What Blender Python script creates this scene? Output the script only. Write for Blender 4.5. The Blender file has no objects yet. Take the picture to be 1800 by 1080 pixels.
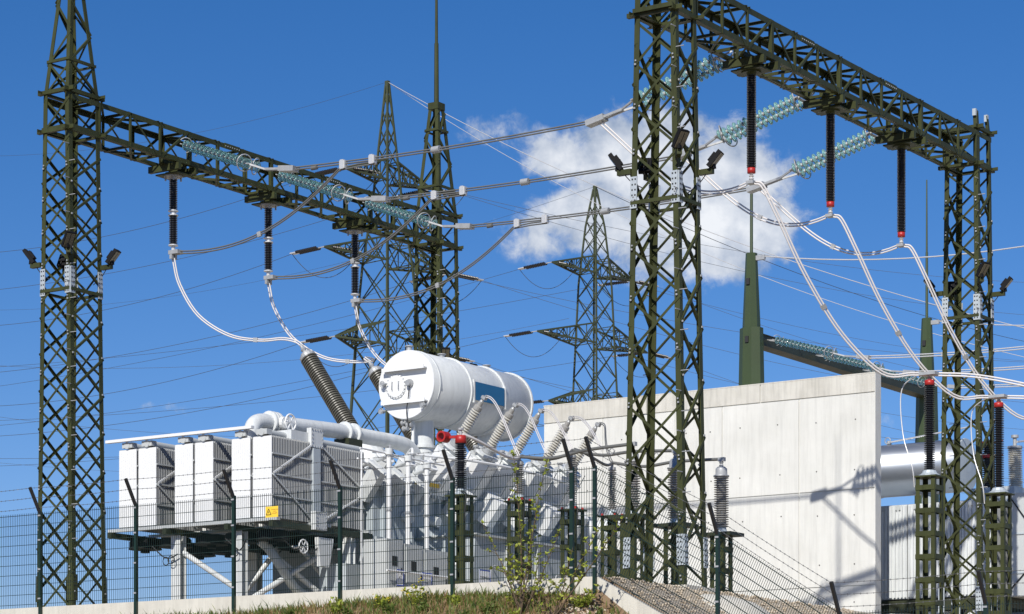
import bpy, math, random
from mathutils import Vector, Matrix
random.seed(7)
scene = bpy.context.scene
col = scene.collection

# ------------------------------------------------------------------ camera, sky, sun, exposure
EYE = -3.9                                   # the gravel pad is z = 0, the camera stands below it
cam_d = bpy.data.cameras.new("camera"); cam = bpy.data.objects.new("camera", cam_d)
col.objects.link(cam); scene.camera = cam
FPX = 4460.0
cam_d.sensor_width = 36; cam_d.lens = 36*FPX/1800; cam_d.shift_y = 860/1800
cam_d.clip_start = 0.5; cam_d.clip_end = 9000
cam.location = (0, 0, EYE); cam.rotation_euler = (math.radians(90), 0, 0)

SUN_TRAVEL = Vector((2.33, 7.45, -6.23)).normalized()
to_sun = -SUN_TRAVEL
SUN_EL = math.asin(to_sun.z); SUN_AZ = math.atan2(to_sun.x, to_sun.y)
sun_d = bpy.data.lights.new("sun", 'SUN'); sun = bpy.data.objects.new("sun", sun_d)
sun_d.energy = 5.0; sun_d.angle = math.radians(0.53); sun_d.color = (1.0, 0.96, 0.89)
sun.rotation_euler = SUN_TRAVEL.to_track_quat('-Z', 'Y').to_euler()
sun.location = (-20, -40, 60); col.objects.link(sun)

scene.view_settings.view_transform = 'Standard'; scene.view_settings.look = 'None'
scene.view_settings.gamma = 1; scene.view_settings.use_curve_mapping = False
scene.view_settings.exposure = 0.0

world = bpy.data.worlds.new("World"); scene.world = world; world.use_nodes = True
wn, wl = world.node_tree.nodes, world.node_tree.links
wn.clear()
def N(t, nodes=wn, **kw):
    n = nodes.new(t)
    for k, v in kw.items():
        setattr(n, k, v)
    return n
def math_node(op, a, b=None, c=None, clamp=False):
    n = wn.new('ShaderNodeMath'); n.operation = op; n.use_clamp = clamp
    for i, v in enumerate((a, b, c)):
        if v is None: continue
        if isinstance(v, (int, float)): n.inputs[i].default_value = v
        else: wl.new(v, n.inputs[i])
    return n.outputs[0]
w_out = N('ShaderNodeOutputWorld'); w_bg = N('ShaderNodeBackground')
w_bg.inputs['Strength'].default_value = 0.1
sky = N('ShaderNodeTexSky'); sky.sky_type = 'NISHITA'; sky.sun_disc = False
sky.sun_elevation = SUN_EL; sky.sun_rotation = SUN_AZ
sky.altitude = 1200; sky.air_density = 1.0; sky.dust_density = 0.0; sky.ozone_density = 4.0
hsv = N('ShaderNodeHueSaturation'); hsv.inputs['Saturation'].default_value = 1.30; hsv.inputs['Value'].default_value = 0.83
tint = N('ShaderNodeMix'); tint.data_type = 'RGBA'; tint.blend_type = 'MULTIPLY'; tint.inputs[0].default_value = 1
tint.inputs[7].default_value = (1.15, 1.0, 1.15, 1)
wl.new(sky.outputs[0], hsv.inputs['Color']); wl.new(hsv.outputs[0], tint.inputs[6])
# cumulus clouds fixed in the sky by direction
tc = N('ShaderNodeTexCoord')
sep = N('ShaderNodeSeparateXYZ'); wl.new(tc.outputs['Generated'], sep.inputs[0])
yy = math_node('MAXIMUM', sep.outputs['Y'], 0.05)
gx = math_node('DIVIDE', sep.outputs['X'], yy); gz = math_node('DIVIDE', sep.outputs['Z'], yy)
cmb = N('ShaderNodeCombineXYZ'); wl.new(gx, cmb.inputs[0]); wl.new(gz, cmb.inputs[1])
def cnoise(scale, detail, rough, off=0.0, dist=0.0):
    mp = N('ShaderNodeMapping'); mp.inputs['Location'].default_value = (off, off*.7, 0)
    wl.new(cmb.outputs[0], mp.inputs['Vector'])
    n = N('ShaderNodeTexNoise'); n.inputs['Scale'].default_value = scale
    n.inputs['Detail'].default_value = detail; n.inputs['Roughness'].default_value = rough
    n.inputs['Distortion'].default_value = dist
    wl.new(mp.outputs[0], n.inputs['Vector']); return n.outputs[0]
n_big = cnoise(34, 10, 0.60, 3.1, 0.35); n_fine = cnoise(110, 8, 0.66, 7.7, 0.4)
CLOUDS = [(845,230,78,40,.62),(900,262,70,48,.45),(1000,285,110,60,.85),(1085,258,85,60,1.1),(1150,285,120,95,1.15),
          (1040,385,125,72,1.1),(975,420,80,46,.75),(1160,390,150,95,1.05),(1275,400,120,105,1.2),(1260,320,140,95,1.05),
          (1345,305,105,58,.8),(1300,455,75,40,.75),(272,716,55,15,.46),(1572,742,60,30,.55),(1440,452,75,34,.36),(1180,455,140,40,.75)]
field = None
for (px, py, rx, ry, amp) in CLOUDS:
    dx = math_node('MULTIPLY', math_node('SUBTRACT', gx, (px-900)/FPX), FPX/rx)
    dz = math_node('MULTIPLY', math_node('SUBTRACT', gz, (1400-py)/FPX), FPX/ry)
    r2 = math_node('ADD', math_node('MULTIPLY', dx, dx), math_node('MULTIPLY', dz, dz))
    g = math_node('MULTIPLY', math_node('EXPONENT', math_node('MULTIPLY', r2, -0.9)), amp)
    field = g if field is None else math_node('MAXIMUM', field, g)
    # smooth union is not needed: the noise below breaks the lobes up
dens = math_node('ADD', field, math_node('MULTIPLY', math_node('SUBTRACT', n_big, 0.5), 1.5))
dens = math_node('ADD', dens, math_node('MULTIPLY', math_node('SUBTRACT', n_fine, 0.5), 0.62))
mr = N('ShaderNodeMapRange'); mr.interpolation_type = 'SMOOTHSTEP'
mr.inputs['From Min'].default_value = 0.32; mr.inputs['From Max'].default_value = 0.76
wl.new(dens, mr.inputs['Value'])
keep = N('ShaderNodeMapRange'); keep.interpolation_type = 'SMOOTHSTEP'
keep.inputs['From Min'].default_value = 0.02; keep.inputs['From Max'].default_value = 0.25
wl.new(field, keep.inputs['Value'])
cm = math_node('MULTIPLY', math_node('MULTIPLY', mr.outputs[0], keep.outputs[0]), 0.93)
shade_n = cnoise(55, 5, 0.55, 11.3)
shade = math_node('ADD', math_node('MULTIPLY', math_node('SUBTRACT', shade_n, 0.5), 2.2), math_node('MULTIPLY', dens, 0.62), clamp=True)
cr = N('ShaderNodeMix'); cr.data_type = 'RGBA'
cr.inputs[6].default_value = (3.4, 4.2, 5.6, 1); cr.inputs[7].default_value = (9.4, 9.6, 9.9, 1)
wl.new(shade, cr.inputs[0])
mixc = N('ShaderNodeMix'); mixc.data_type = 'RGBA'
wl.new(cm, mixc.inputs[0]); wl.new(tint.outputs[2], mixc.inputs[6]); wl.new(cr.outputs[2], mixc.inputs[7])
wl.new(mixc.outputs[2], w_bg.inputs['Color']); wl.new(w_bg.outputs[0], w_out.inputs[0])

# ------------------------------------------------------------------ site frame: (b, a, z), b along the plinth fence, a away from it
PHI = -math.radians(33.87)
VB = Vector((math.cos(PHI), math.sin(PHI), 0)); VA = Vector((-math.sin(PHI), math.cos(PHI), 0))
O = Vector((2.91, 48.1, 0))
def W(b, a, z): return O + VB*b + VA*a + Vector((0, 0, z))
def px_b(x, y, b):                           # a photograph pixel on the plane b = const
    k = (x-900)/FPX; base = O + VB*b
    a = (k*base.y-base.x)/(VA.x-k*VA.y)
    p = base+VA*a
    return Vector((b, a, (1400-y)/FPX*p.y+EYE))
def px_a(x, y, a):
    k = (x-900)/FPX; base = O + VA*a
    b = (k*base.y-base.x)/(VB.x-k*VB.y)
    p = base+VB*b
    return Vector((b, a, (1400-y)/FPX*p.y+EYE))
def px_y(x, y, Y):                           # a pixel at depth Y, in site coordinates
    p = Vector(((x-900)/FPX*Y, Y, (1400-y)/FPX*Y+EYE)) - O
    return Vector((p.dot(VB), p.dot(VA), p.z))
ROT = Matrix.Rotation(PHI, 4, 'Z')

# ------------------------------------------------------------------ materials
MATS = {}
def material(name, rgb, rough=0.5, metal=0.0, var=0.0, vscale=3.0, bump=0.0, bscale=40.0, trans=0.0, rgb2=None, spec=0.5, coords='Object', streak=0.0, coat=0.0):
    m = bpy.data.materials.new(name); m.use_nodes = True
    nt = m.node_tree; n, l = nt.nodes, nt.links
    p = n['Principled BSDF']
    p.inputs['Base Color'].default_value = (*rgb, 1); p.inputs['Roughness'].default_value = rough
    p.inputs['Metallic'].default_value = metal; p.inputs['Transmission Weight'].default_value = trans
    p.inputs['Specular IOR Level'].default_value = spec
    p.inputs['Coat Weight'].default_value = coat
    if var or bump or rgb2:
        g = n.new('ShaderNodeNewGeometry')
        src = g.outputs['Position']
        def noise(sc, det=6, rough_=.6, stretch=None):
            t = n.new('ShaderNodeTexNoise'); t.inputs['Scale'].default_value = sc; t.inputs['Detail'].default_value = det
            t.inputs['Roughness'].default_value = rough_
            if stretch:
                mp = n.new('ShaderNodeMapping'); mp.inputs['Scale'].default_value = stretch
                l.new(src, mp.inputs['Vector']); l.new(mp.outputs[0], t.inputs['Vector'])
            else: l.new(src, t.inputs['Vector'])
            return t.outputs[0]
        if var or rgb2:
            f = noise(vscale)
            r = n.new('ShaderNodeMapRange'); r.inputs['From Min'].default_value = .3; r.inputs['From Max'].default_value = .7
            l.new(f, r.inputs['Value'])
            mx = n.new('ShaderNodeMix'); mx.data_type = 'RGBA'
            lo = rgb2 if rgb2 else tuple(c*(1-var) for c in rgb)
            mx.inputs[6].default_value = (*lo, 1); mx.inputs[7].default_value = (*rgb, 1)
            l.new(r.outputs[0], mx.inputs[0]); outc = mx.outputs[2]
            if streak:
                s = noise(2.0, 5, .65, (5, 5, .35))
                r2 = n.new('ShaderNodeMapRange'); r2.inputs['From Min'].default_value = .45; r2.inputs['From Max'].default_value = .72
                r2.inputs['To Min'].default_value = 1; r2.inputs['To Max'].default_value = 1-streak
                l.new(s, r2.inputs['Value'])
                mm = n.new('ShaderNodeMix'); mm.data_type = 'RGBA'; mm.blend_type = 'MULTIPLY'; mm.inputs[0].default_value = 1
                l.new(outc, mm.inputs[6]); l.new(r2.outputs[0], mm.inputs[7]); outc = mm.outputs[2]
            l.new(outc, p.inputs['Base Color'])
            rr = n.new('ShaderNodeMapRange'); rr.inputs['To Min'].default_value = min(1, rough*1.25); rr.inputs['To Max'].default_value = rough*.85
            l.new(f, rr.inputs['Value']); l.new(rr.outputs[0], p.inputs['Roughness'])
        if bump:
            b = n.new('ShaderNodeBump'); b.inputs['Strength'].default_value = bump; b.inputs['Distance'].default_value = .02
            l.new(noise(bscale), b.inputs['Height']); l.new(b.outputs[0], p.inputs['Normal'])
    MATS[name] = m
    return m
material('olive', (.060, .068, .024), .5, rgb2=(.036, .041, .016), vscale=1.1, streak=.25, spec=.22)
material('olive_dark', (.032, .038, .016), .5, var=.25, vscale=1.5)
material('pylon_green', (.050, .062, .026), .6, var=.3, vscale=.6)
material('mast_green', (.046, .070, .024), .45, var=.25, vscale=.8)
material('white', (.68, .70, .695), .36, var=.09, vscale=1.6, streak=.17)
material('white_clean', (.77, .775, .765), .4, var=.04, vscale=2.0)
material('grey_tank', (.45, .495, .52), .4, var=.10, vscale=1.4, streak=.12)
material('fin_shade_grey', (.40, .41, .41), .45, var=.10, vscale=3)  # same paint as the front fins, with the side's shade put into the colour
material('grey_box', (.50, .52, .515), .45, var=.08, vscale=2)
material('silver', (.50, .52, .54), .33, metal=.85, var=.08, vscale=1.2)
material('galv', (.44, .45, .455), .5, metal=.3, var=.25, vscale=9)
material('galv_plate', (.50, .55, .58), .5, metal=.2, var=.2, vscale=12)
material('tie', (.10, .095, .085), .9)
material('hole', (.02, .02, .022), .8)
material('alu', (.72, .71, .69), .35, metal=.4, var=.1, vscale=3)
material('alu_grey', (.165, .165, .155), .5, metal=.2, var=.15, vscale=3)
material('cable_white', (.66, .63, .61), .45, var=.05, vscale=2)
material('black_sheds', (.018, .016, .016), .35)
material('porcelain', (.17, .16, .13), .28, var=.25, vscale=6)
material('porcelain_light', (.62, .60, .54), .3, var=.15, vscale=8)
material('silicone_grey', (.33, .32, .30), .45, var=.12, vscale=6)
material('glass_disc', (.46, .76, .74), .06, trans=.68)
material('red', (.42, .022, .018), .4, var=.1, vscale=5)
material('blue_plate', (.012, .135, .30), .4, var=.06)
material('blue_line', (.01, .05, .42), .4)
material('sign_white', (.82, .83, .84), .4)
material('yellow', (.86, .58, .05), .4, var=.05)
material('ink', (.012, .012, .015), .6)
material('red_ink', (.35, .03, .02), .6)
material('lamp_black', (.010, .010, .011), .7, spec=.15)
material('lamp_glass', (.16, .14, .09), .2)
material('fence', (.010, .028, .020), .4, var=.2)
material('fence_post', (.008, .028, .018), .38, var=.2, vscale=4)
material('wire_dark', (.055, .06, .065), .5)
material('barb', (.16, .16, .155), .45, metal=.5)
material('rubber', (.02, .02, .02), .6)
material('concrete', (.71, .705, .665), .85, rgb2=(.62, .615, .575), vscale=.8, bump=.2, bscale=30, streak=.12)
material('concrete_top', (.66, .64, .58), .85, rgb2=(.52, .50, .445), vscale=1.2, bump=.2, bscale=25, streak=.22)
material('plinth', (.66, .63, .55), .85, rgb2=(.55, .52, .45), vscale=2.0, bump=.2, bscale=40, streak=.15)
material('soil', (.25, .165, .10), .95, rgb2=(.15, .10, .055), vscale=2.2, bump=.8, bscale=18)
material('gravel', (.55, .47, .36), .9, rgb2=(.34, .285, .21), vscale=14, bump=1.0, bscale=35)
material('stone', (.62, .54, .43), .85, rgb2=(.45, .36, .25), vscale=8)
material('bark', (.12, .085, .05), .9, var=.3, vscale=20)
material('flower', (.75, .58, .02), .6)
def leafmat(name, c1, c2, tl=.35):
    m = bpy.data.materials.new(name); m.use_nodes = True; n, l = m.node_tree.nodes, m.node_tree.links
    p = n['Principled BSDF']; p.inputs['Roughness'].default_value = .55
    g = n.new('ShaderNodeNewGeometry')
    mx = n.new('ShaderNodeMix'); mx.data_type = 'RGBA'; mx.inputs[6].default_value = (*c1, 1); mx.inputs[7].default_value = (*c2, 1)
    l.new(g.outputs['Random Per Island'], mx.inputs[0]); l.new(mx.outputs[2], p.inputs['Base Color'])
    t = n.new('ShaderNodeBsdfTranslucent'); l.new(mx.outputs[2], t.inputs['Color'])
    ms = n.new('ShaderNodeMixShader'); ms.inputs[0].default_value = tl
    l.new(p.outputs[0], ms.inputs[1]); l.new(t.outputs[0], ms.inputs[2]); l.new(ms.outputs[0], n['Material Output'].inputs[0])
    MATS[name] = m
leafmat('leaf', (.26, .33, .035), (.48, .52, .09))
leafmat('grass', (.055, .10, .018), (.20, .25, .05))
leafmat('dry_grass', (.42, .31, .15), (.24, .15, .06))

# ------------------------------------------------------------------ object helpers
ORG = {}
def tag(o, label=None, cat=None, group=None, kind=None):
    if label: o['label'] = label
    if cat: o['category'] = cat
    if group: o['group'] = group
    if kind: o['kind'] = kind
    return o
def link(name, data, parent, org):
    o = bpy.data.objects.new(name, data); col.objects.link(o)
    if parent is not None:
        o.parent = parent; ORG[o] = ORG[parent]
    else:
        ORG[o] = Vector(org); o.location = W(*org); o.rotation_euler = (0, 0, PHI)
    return o
def thing(name, org, label, cat, group=None):
    o = link(name, None, None, org); o.empty_display_size = .2
    return tag(o, label, cat, group)
class MB:
    def __init__(s): s.v = []; s.f = []; s.sm = []
    def add(s, vs, fs, smooth=False):
        o = len(s.v); s.v += [Vector(p) for p in vs]
        s.f += [tuple(i+o for i in f) for f in fs]; s.sm += [smooth]*len(fs); return s
    def hexa(s, p):                       # 8 points, bottom 4 ccw then top 4 ccw
        return s.add(p, [(3,2,1,0),(4,5,6,7),(0,1,5,4),(1,2,6,5),(2,3,7,6),(3,0,4,7)])
    def box(s, lo, hi):
        (x0,y0,z0),(x1,y1,z1) = lo, hi
        return s.hexa([(x0,y0,z0),(x1,y0,z0),(x1,y1,z0),(x0,y1,z0),(x0,y0,z1),(x1,y0,z1),(x1,y1,z1),(x0,y1,z1)])
    def obox(s, c, ax, ay, az, h):        # centre, three axes, half sizes
        c = Vector(c); X, Y, Z = Vector(ax)*h[0], Vector(ay)*h[1], Vector(az)*h[2]
        return s.hexa([c-X-Y-Z, c+X-Y-Z, c+X+Y-Z, c-X+Y-Z, c-X-Y+Z, c+X-Y+Z, c+X+Y+Z, c-X+Y+Z])
    def beam(s, p0, p1, w, h=None, up=(0,0,1)):
        p0, p1 = Vector(p0), Vector(p1); h = h or w
        d = (p1-p0); L = d.length; d.normalize(); u = Vector(up)
        if abs(d.dot(u)) > .97: u = Vector((0,1,0))
        x = d.cross(u).normalized(); y = x.cross(d)
        return s.obox((p0+p1)/2, x, d, y, (w/2, L/2, h/2))
    def tube(s, pts, r, n=8, caps=True, smooth=True):
        pts = [Vector(p) for p in pts]; rings = []; prev = None
        for i, p in enumerate(pts):
            d = (pts[min(i+1, len(pts)-1)]-pts[max(i-1, 0)]).normalized()
            if prev is None:
                u = Vector((0,0,1)) if abs(d.z) < .9 else Vector((1,0,0))
                x = d.cross(u).normalized()
            else: x = (prev-d*prev.dot(d)).normalized()
            prev = x; y = d.cross(x); rr = r[i] if isinstance(r, (list, tuple)) else r
            rings.append([p+(x*math.cos(2*math.pi*k/n)+y*math.sin(2*math.pi*k/n))*rr for k in range(n)])
        vs = [q for R in rings for q in R]
        fs = [(i*n+k, i*n+(k+1)%n, (i+1)*n+(k+1)%n, (i+1)*n+k) for i in range(len(pts)-1) for k in range(n)]
        s.add(vs, fs, smooth)
        if caps:
            s.add(rings[0], [tuple(range(n-1,-1,-1))]); s.add(rings[-1], [tuple(range(n))])
        return s
    def lathe(s, p0, d, prof, n=16, smooth=False, caps=True):   # prof: (distance along d, radius)
        p0 = Vector(p0); d = Vector(d).normalized()
        u = Vector((0,0,1)) if abs(d.z) < .9 else Vector((1,0,0))
        x = d.cross(u).normalized(); y = d.cross(x); vs = []
        for (t, r) in prof:
            vs += [p0+d*t+(x*math.cos(2*math.pi*k/n)+y*math.sin(2*math.pi*k/n))*r for k in range(n)]
        m = len(prof)
        fs = [(i*n+k, i*n+(k+1)%n, (i+1)*n+(k+1)%n, (i+1)*n+k) for i in range(m-1) for k in range(n)]
        s.add(vs, fs, smooth)
        if caps:
            s.add(vs[:n], [tuple(range(n-1,-1,-1))]); s.add(vs[-n:], [tuple(range(n))])
        return s
    def cyl(s, p0, p1, r, n=16, smooth=True):
        p0, p1 = Vector(p0), Vector(p1)
        return s.lathe(p0, p1-p0, [(0, r), ((p1-p0).length, r)], n, smooth)
    def ring(s, c, ax, R, r, n=20, m=6, arc=1.0, start=0):
        ax = Vector(ax).normalized(); u = Vector((0,0,1)) if abs(ax.z) < .9 else Vector((1,0,0))
        x = ax.cross(u).normalized(); y = ax.cross(x); c = Vector(c)
        k = n if arc >= 1 else n
        pts = [c+(x*math.cos(start+2*math.pi*arc*i/k)+y*math.sin(start+2*math.pi*arc*i/k))*R for i in range(k+1)]
        return s.tube(pts, r, m, caps=arc < 1)
    def build(s, name, mat, parent=None, org=None, kind=None):
        og = ORG[parent] if parent is not None else Vector(org)
        me = bpy.data.meshes.new(name)
        me.from_pydata([tuple(p-og) for p in s.v], [], s.f)
        me.polygons.foreach_set('use_smooth', s.sm)
        me.materials.append(MATS[mat]); me.update()
        o = link(name, me, parent, org)
        if kind: o['kind'] = kind
        return o
def copy_tree(o, parent=None):
    c = o.copy(); col.objects.link(c); c.parent = parent
    for ch in [q for q in o.children]:
        copy_tree(ch, c)
    return c
# unit bars along z, shared by every bar of one section and paint
UNIT = {}
def unit(kind, mat):
    if (kind, mat) not in UNIT:
        if kind == 'L':
            t = .14; sec = [(0,0),(1,0),(1,t),(t,t),(t,1),(0,1)]
        elif kind == 'box':
            sec = [(-.5,-.5),(.5,-.5),(.5,.5),(-.5,.5)]
        else:
            sec = [(math.cos(i*math.pi/4)*.5, math.sin(i*math.pi/4)*.5) for i in range(8)]
        n = len(sec); vs = [(x,y,0) for x,y in sec]+[(x,y,1) for x,y in sec]
        fs = [(i,(i+1)%n,n+(i+1)%n,n+i) for i in range(n)]
        if kind == 'L': fs += [(3,2,1,0),(5,4,3,0),(n,n+1,n+2,n+3),(n,n+3,n+4,n+5)]
        else: fs += [tuple(range(n-1,-1,-1)), tuple(range(n,2*n))]
        me = bpy.data.meshes.new(kind+'_bar'); me.from_pydata(vs, [], fs); me.materials.append(MATS[mat])
        if kind == 'O': me.polygons.foreach_set('use_smooth', [True]*n+[False]*2)
        me.update(); UNIT[(kind, mat)] = me
    return UNIT[(kind, mat)]
def bar(name, p0, p1, w, parent, mat='olive', xd=(0,0,1), yd=None, kind='L', h=None):
    p0, p1 = Vector(p0), Vector(p1); d = p1-p0; L = d.length; d.normalize()
    x = Vector(xd); x = x-d*x.dot(d)
    if x.length < 1e-4: x = Vector((1,0,0)) if abs(d.x) < .9 else Vector((0,1,0)); x = x-d*x.dot(d)
    x.normalize(); y = d.cross(x)
    if yd is not None and y.dot(Vector(yd)) < 0:
        x = Vector(yd)-d*Vector(yd).dot(d); x.normalize(); y = d.cross(x)
    o = bpy.data.objects.new(name, unit(kind, mat)); col.objects.link(o)
    o.parent = parent; ORG[o] = ORG[parent]; p = p0-ORG[parent]; hh = h or w
    o.matrix_basis = Matrix(((x.x*w, y.x*hh, d.x*L, p.x),(x.y*w, y.y*hh, d.y*L, p.y),(x.z*w, y.z*hh, d.z*L, p.z),(0,0,0,1)))
    return o
def sheds(mb, p0, p1, r_core, r_shed, pitch, n=16):
    p0, p1 = Vector(p0), Vector(p1); L = (p1-p0).length; k = max(2, round(L/pitch)); q = L/k; prof = []
    for i in range(k):
        t = i*q
        prof += [(t, r_core), (t+.30*q, r_core), (t+.55*q, r_shed), (t+.75*q, r_shed), (t+.93*q, r_core)]
    prof.append((L, r_core))
    return mb.lathe(p0, p1-p0, prof, n)
def bez(p0, c0, c1, p1, n=20):
    p0, c0, c1, p1 = map(Vector, (p0, c0, c1, p1))
    return [p0*(1-t)**3+c0*3*t*(1-t)**2+c1*3*t*t*(1-t)+p1*t**3 for t in [i/n for i in range(n+1)]]
def spline(pts, n=8):
    pts = [Vector(p) for p in pts]; out = []
    P = [pts[0]*2-pts[1]]+pts+[pts[-1]*2-pts[-2]]
    for i in range(1, len(P)-2):
        a, b, c, d = P[i-1:i+3]
        for k in range(n):
            t = k/n
            out.append(.5*((2*b)+(c-a)*t+(2*a-5*b+4*c-d)*t*t+(3*b-a-3*c+d)*t**3))
    out.append(pts[-1]); return out
def twin(name, pts, sep, r, mat, label, cat, group, spacers=()):
    pts = [Vector(p) for p in pts]
    o = thing(name, pts[0], label, cat, group)
    hs = Vector(sep).length/2; offs = []
    for i, p in enumerate(pts):
        d = (pts[min(i+1, len(pts)-1)]-pts[max(i-1, 0)]).normalized(); offs.append(d.cross(Vector((0, 1, .001))).normalized()*hs+Vector((0, hs*.35, 0)))
    for k in (-1, 1):
        MB().tube([p+f*k for p, f in zip(pts, offs)], r, 8).build('strand', mat, o)
    for t in spacers:
        i = min(len(pts)-2, int(t*(len(pts)-1))); p = pts[i]; d = (pts[i+1]-p).normalized()
        sd = d.cross(Vector((0, 1, .001))).normalized(); up = d.cross(sd)
        MB().obox(p, d, sd, up, (.05, Vector(sep).length/2+r*1.6, r*1.5)).build('spacer', 'galv', o)
    return o

# ------------------------------------------------------------------ ground
def sstep(t): t = max(0, min(1, t)); return t*t*(3-2*t)
def ground_z(b, a):
    fall = -2.85*max(0, min(1, (b-.78)/5.0)) if b > .78 else 0.0     # the pad drops beside the corner post
    front = -3.62 - (.5*sstep((b-.7)/6))
    if a >= front+.16: return fall-.02
    d = front+.16-a
    z = -.30+fall*.98-.52*d
    z += .16*math.exp(-((b-.0+3.0)/3.2)**2)*max(0, 1-d/2.5)          # low hump under the young tree
    if b > .2: z -= .10*sstep((b-.2)/.7)*max(0, 1-d)
    z += .05*math.sin(b*2.1+a*1.3)*min(1, d)+.03*math.sin(b*5.3-a*3.1)*min(1, d)
    return max(z, -5.5)
def grid_mesh(name, bs, as_, mat, kind):
    mb = MB(); n = len(as_)
    vs = [(b, a, ground_z(b, a)) for b in bs for a in as_]
    fs = [(i*n+j, (i+1)*n+j, (i+1)*n+j+1, i*n+j+1) for i in range(len(bs)-1) for j in range(n-1)]
    mb.add(vs, fs, True); return tag(mb.build(name, mat, None, (0, 0, 0)), kind=kind)
def frange(a, b, s):
    k = int(round((b-a)/s)); return [a+(b-a)*i/k for i in range(k+1)]
bs_all = [-2500, -600, -150, -60]+frange(-30, 12, .25)+[20, 40, 120, 600, 2500]
grid_mesh('grass_bank', bs_all, [-2500, -600, -150, -60, -30, -20, -16]+frange(-14, -3.46, .22), 'soil', 'structure')
grid_mesh('gravel_pad', bs_all, frange(-3.46, 6, .5)+[12, 25, 60, 200, 900, 4000], 'gravel', 'structure')

# ------------------------------------------------------------------ lattice gantries
Z_B, Z_T, BW = 10.86, 11.64, .41
def column(root, b0, a0, hb_bot, hb_top, ha_bot, ha_top, peak, zbase=0.0, stubs=False):
    """four-legged lattice column with X bracing; returns it as a part of the gantry"""
    def hw(z):
        t = (z-zbase)/(Z_T-zbase)
        if t <= 1: return hb_bot+(hb_top-hb_bot)*t, ha_bot+(ha_top-ha_bot)*t
        t = (z-Z_T)/(14.6-Z_T); return hb_top+(.15-hb_top)*t, ha_top+(.15-ha_top)*t
    def C(sb, sa, z): h = hw(z); return Vector((b0+sb*h[0], a0+sa*h[1], z))
    part = MB().box((b0-hb_bot-.12, a0-ha_bot-.12, zbase-.4), (b0+hb_bot+.12, a0+ha_bot+.12, zbase+.04)).build('column', 'plinth', root)
    tag(part, 'lattice column on its concrete footing')
    top = 14.6 if peak else Z_T+(.12 if not stubs else .12)
    for sb in (-1, 1):
        for sa in (-1, 1):
            t2 = top if not (stubs and sb == 1) else Z_T+.5
            segs = [(zbase, Z_T)]+([(Z_T, t2)] if t2 > Z_T+.01 else [])
            for z0, z1 in segs:
                bar('leg', C(sb, sa, z0), C(sb, sa, z1), .115 if z0 < 11 else .10, part, 'olive', (-sb, 0, 0), (0, -sa, 0))
            if stubs and sb == 1:
                p = C(sb, sa, Z_T+.52)
                MB().box((p.x-.075, p.y-.075, p.z-.16), (p.x+.008, p.y+.008, p.z)).build('stub_cap', 'galv_plate', part)
    def brace(p, q, nrm, off, w=.052):
        n = Vector(nrm); p = p+n*off; q = q+n*off
        inward = -n
        bar('brace', p, q, w, part, 'olive', (q-p).cross(n), inward)
    P = .815
    def face(sb0, sa0, sb1, sa1, nrm, zs, ph):
        n = Vector(nrm)
        for i, (z0, z1) in enumerate(zs):
            brace(C(sb0, sa0, z0), C(sb1, sa1, z1), n, .012)
            brace(C(sb1, sa1, z0), C(sb0, sa0, z1), n, -.022)
    zt_, zn = Z_B-.12, [zbase+.15]
    while zn[-1] < zt_: zn.append(zn[-1]+.92*2*hw(zn[-1])[0]*.98)
    f_ = (zt_-zn[0])/(zn[-1]-zn[0]); zn = [zn[0]+(z-zn[0])*f_ for z in zn]
    za = list(zip(zn, zn[1:])); zm = [(p+q)/2 for p, q in za]; zb = list(zip(zm, zm[1:]))
    for sa in (-1, 1): face(-1, sa, 1, sa, (0, sa, 0), za, 0)
    for sb in (-1, 1): face(sb, -1, sb, 1, (sb, 0, 0), zb, .5)
    for zz in ((Z_B+.02, Z_T-.06),):
        for sa in (-1, 1): face(-1, sa, 1, sa, (0, sa, 0), [zz], 0)
        face(-1, -1, -1, 1, (-1, 0, 0), [zz], 0)
    nb_ = MB()
    for z0, z1 in za:
        for sb in (-1, 1):
            p = C(sb, -1, z0)+Vector((-sb*.05, -.028, 0)); nb_.box(p-Vector((.017, .012, .017)), p+Vector((.017, .012, .017)))
            p = C(sb, -1, z0)+Vector((-sb*.06, -.028, .07)); nb_.box(p-Vector((.014, .012, .014)), p+Vector((.014, .012, .014)))
    for z0, z1 in zb:
        for sa in (-1, 1):
            p = C(1, sa, z0)+Vector((.028, -sa*.05, 0)); nb_.box(p-Vector((.012, .017, .017)), p+Vector((.012, .017, .017)))
    nb_.build('node_bolts', 'galv', part, kind='stuff')
    if peak:
        zs = [11.72, 12.40, 13.10, 13.75, 14.5]
        for i in range(len(zs)-1):
            z0, z1 = zs[i], zs[i+1]; f = i % 2
            for (s0, s1, nrm) in (((-1,-1),(1,-1),(0,-1,0)), ((-1,1),(1,1),(0,1,0)), ((1,-1),(1,1),(1,0,0)), ((-1,-1),(-1,1),(-1,0,0))):
                A, B = (s0, s1) if f else (s1, s0)
                brace(C(*A, z0), C(*B, z1), Vector(nrm), .01, .052)
                if i == 0: brace(C(*B, z0), C(*A, z1), Vector(nrm), -.02, .045)
        for z in (12.40, 13.95): ring_frame(part, C, z, .06, .02)
        p = C(0, 0, 14.6)
        MB().box((b0-.165, a0-.165, 14.56), (b0+.165, a0+.165, 14.74)).build('peak_cap', 'olive', part)
        MB().lathe((b0, a0, 14.75), (0,0,1), [(0,.07),(1.6,.06),(1.62,.045),(4.2,.03),(4.22,.018),(5.6,.012)], 10).build('lightning_rod', 'olive', part)
    # ring frames where the beam passes, galvanised splice plates, step bolts
    for z in (Z_B-.03, Z_T+.05): ring_frame(part, C, z, .085, .16)
    ring_frame(part, C, 7.28, .07, .0)
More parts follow.
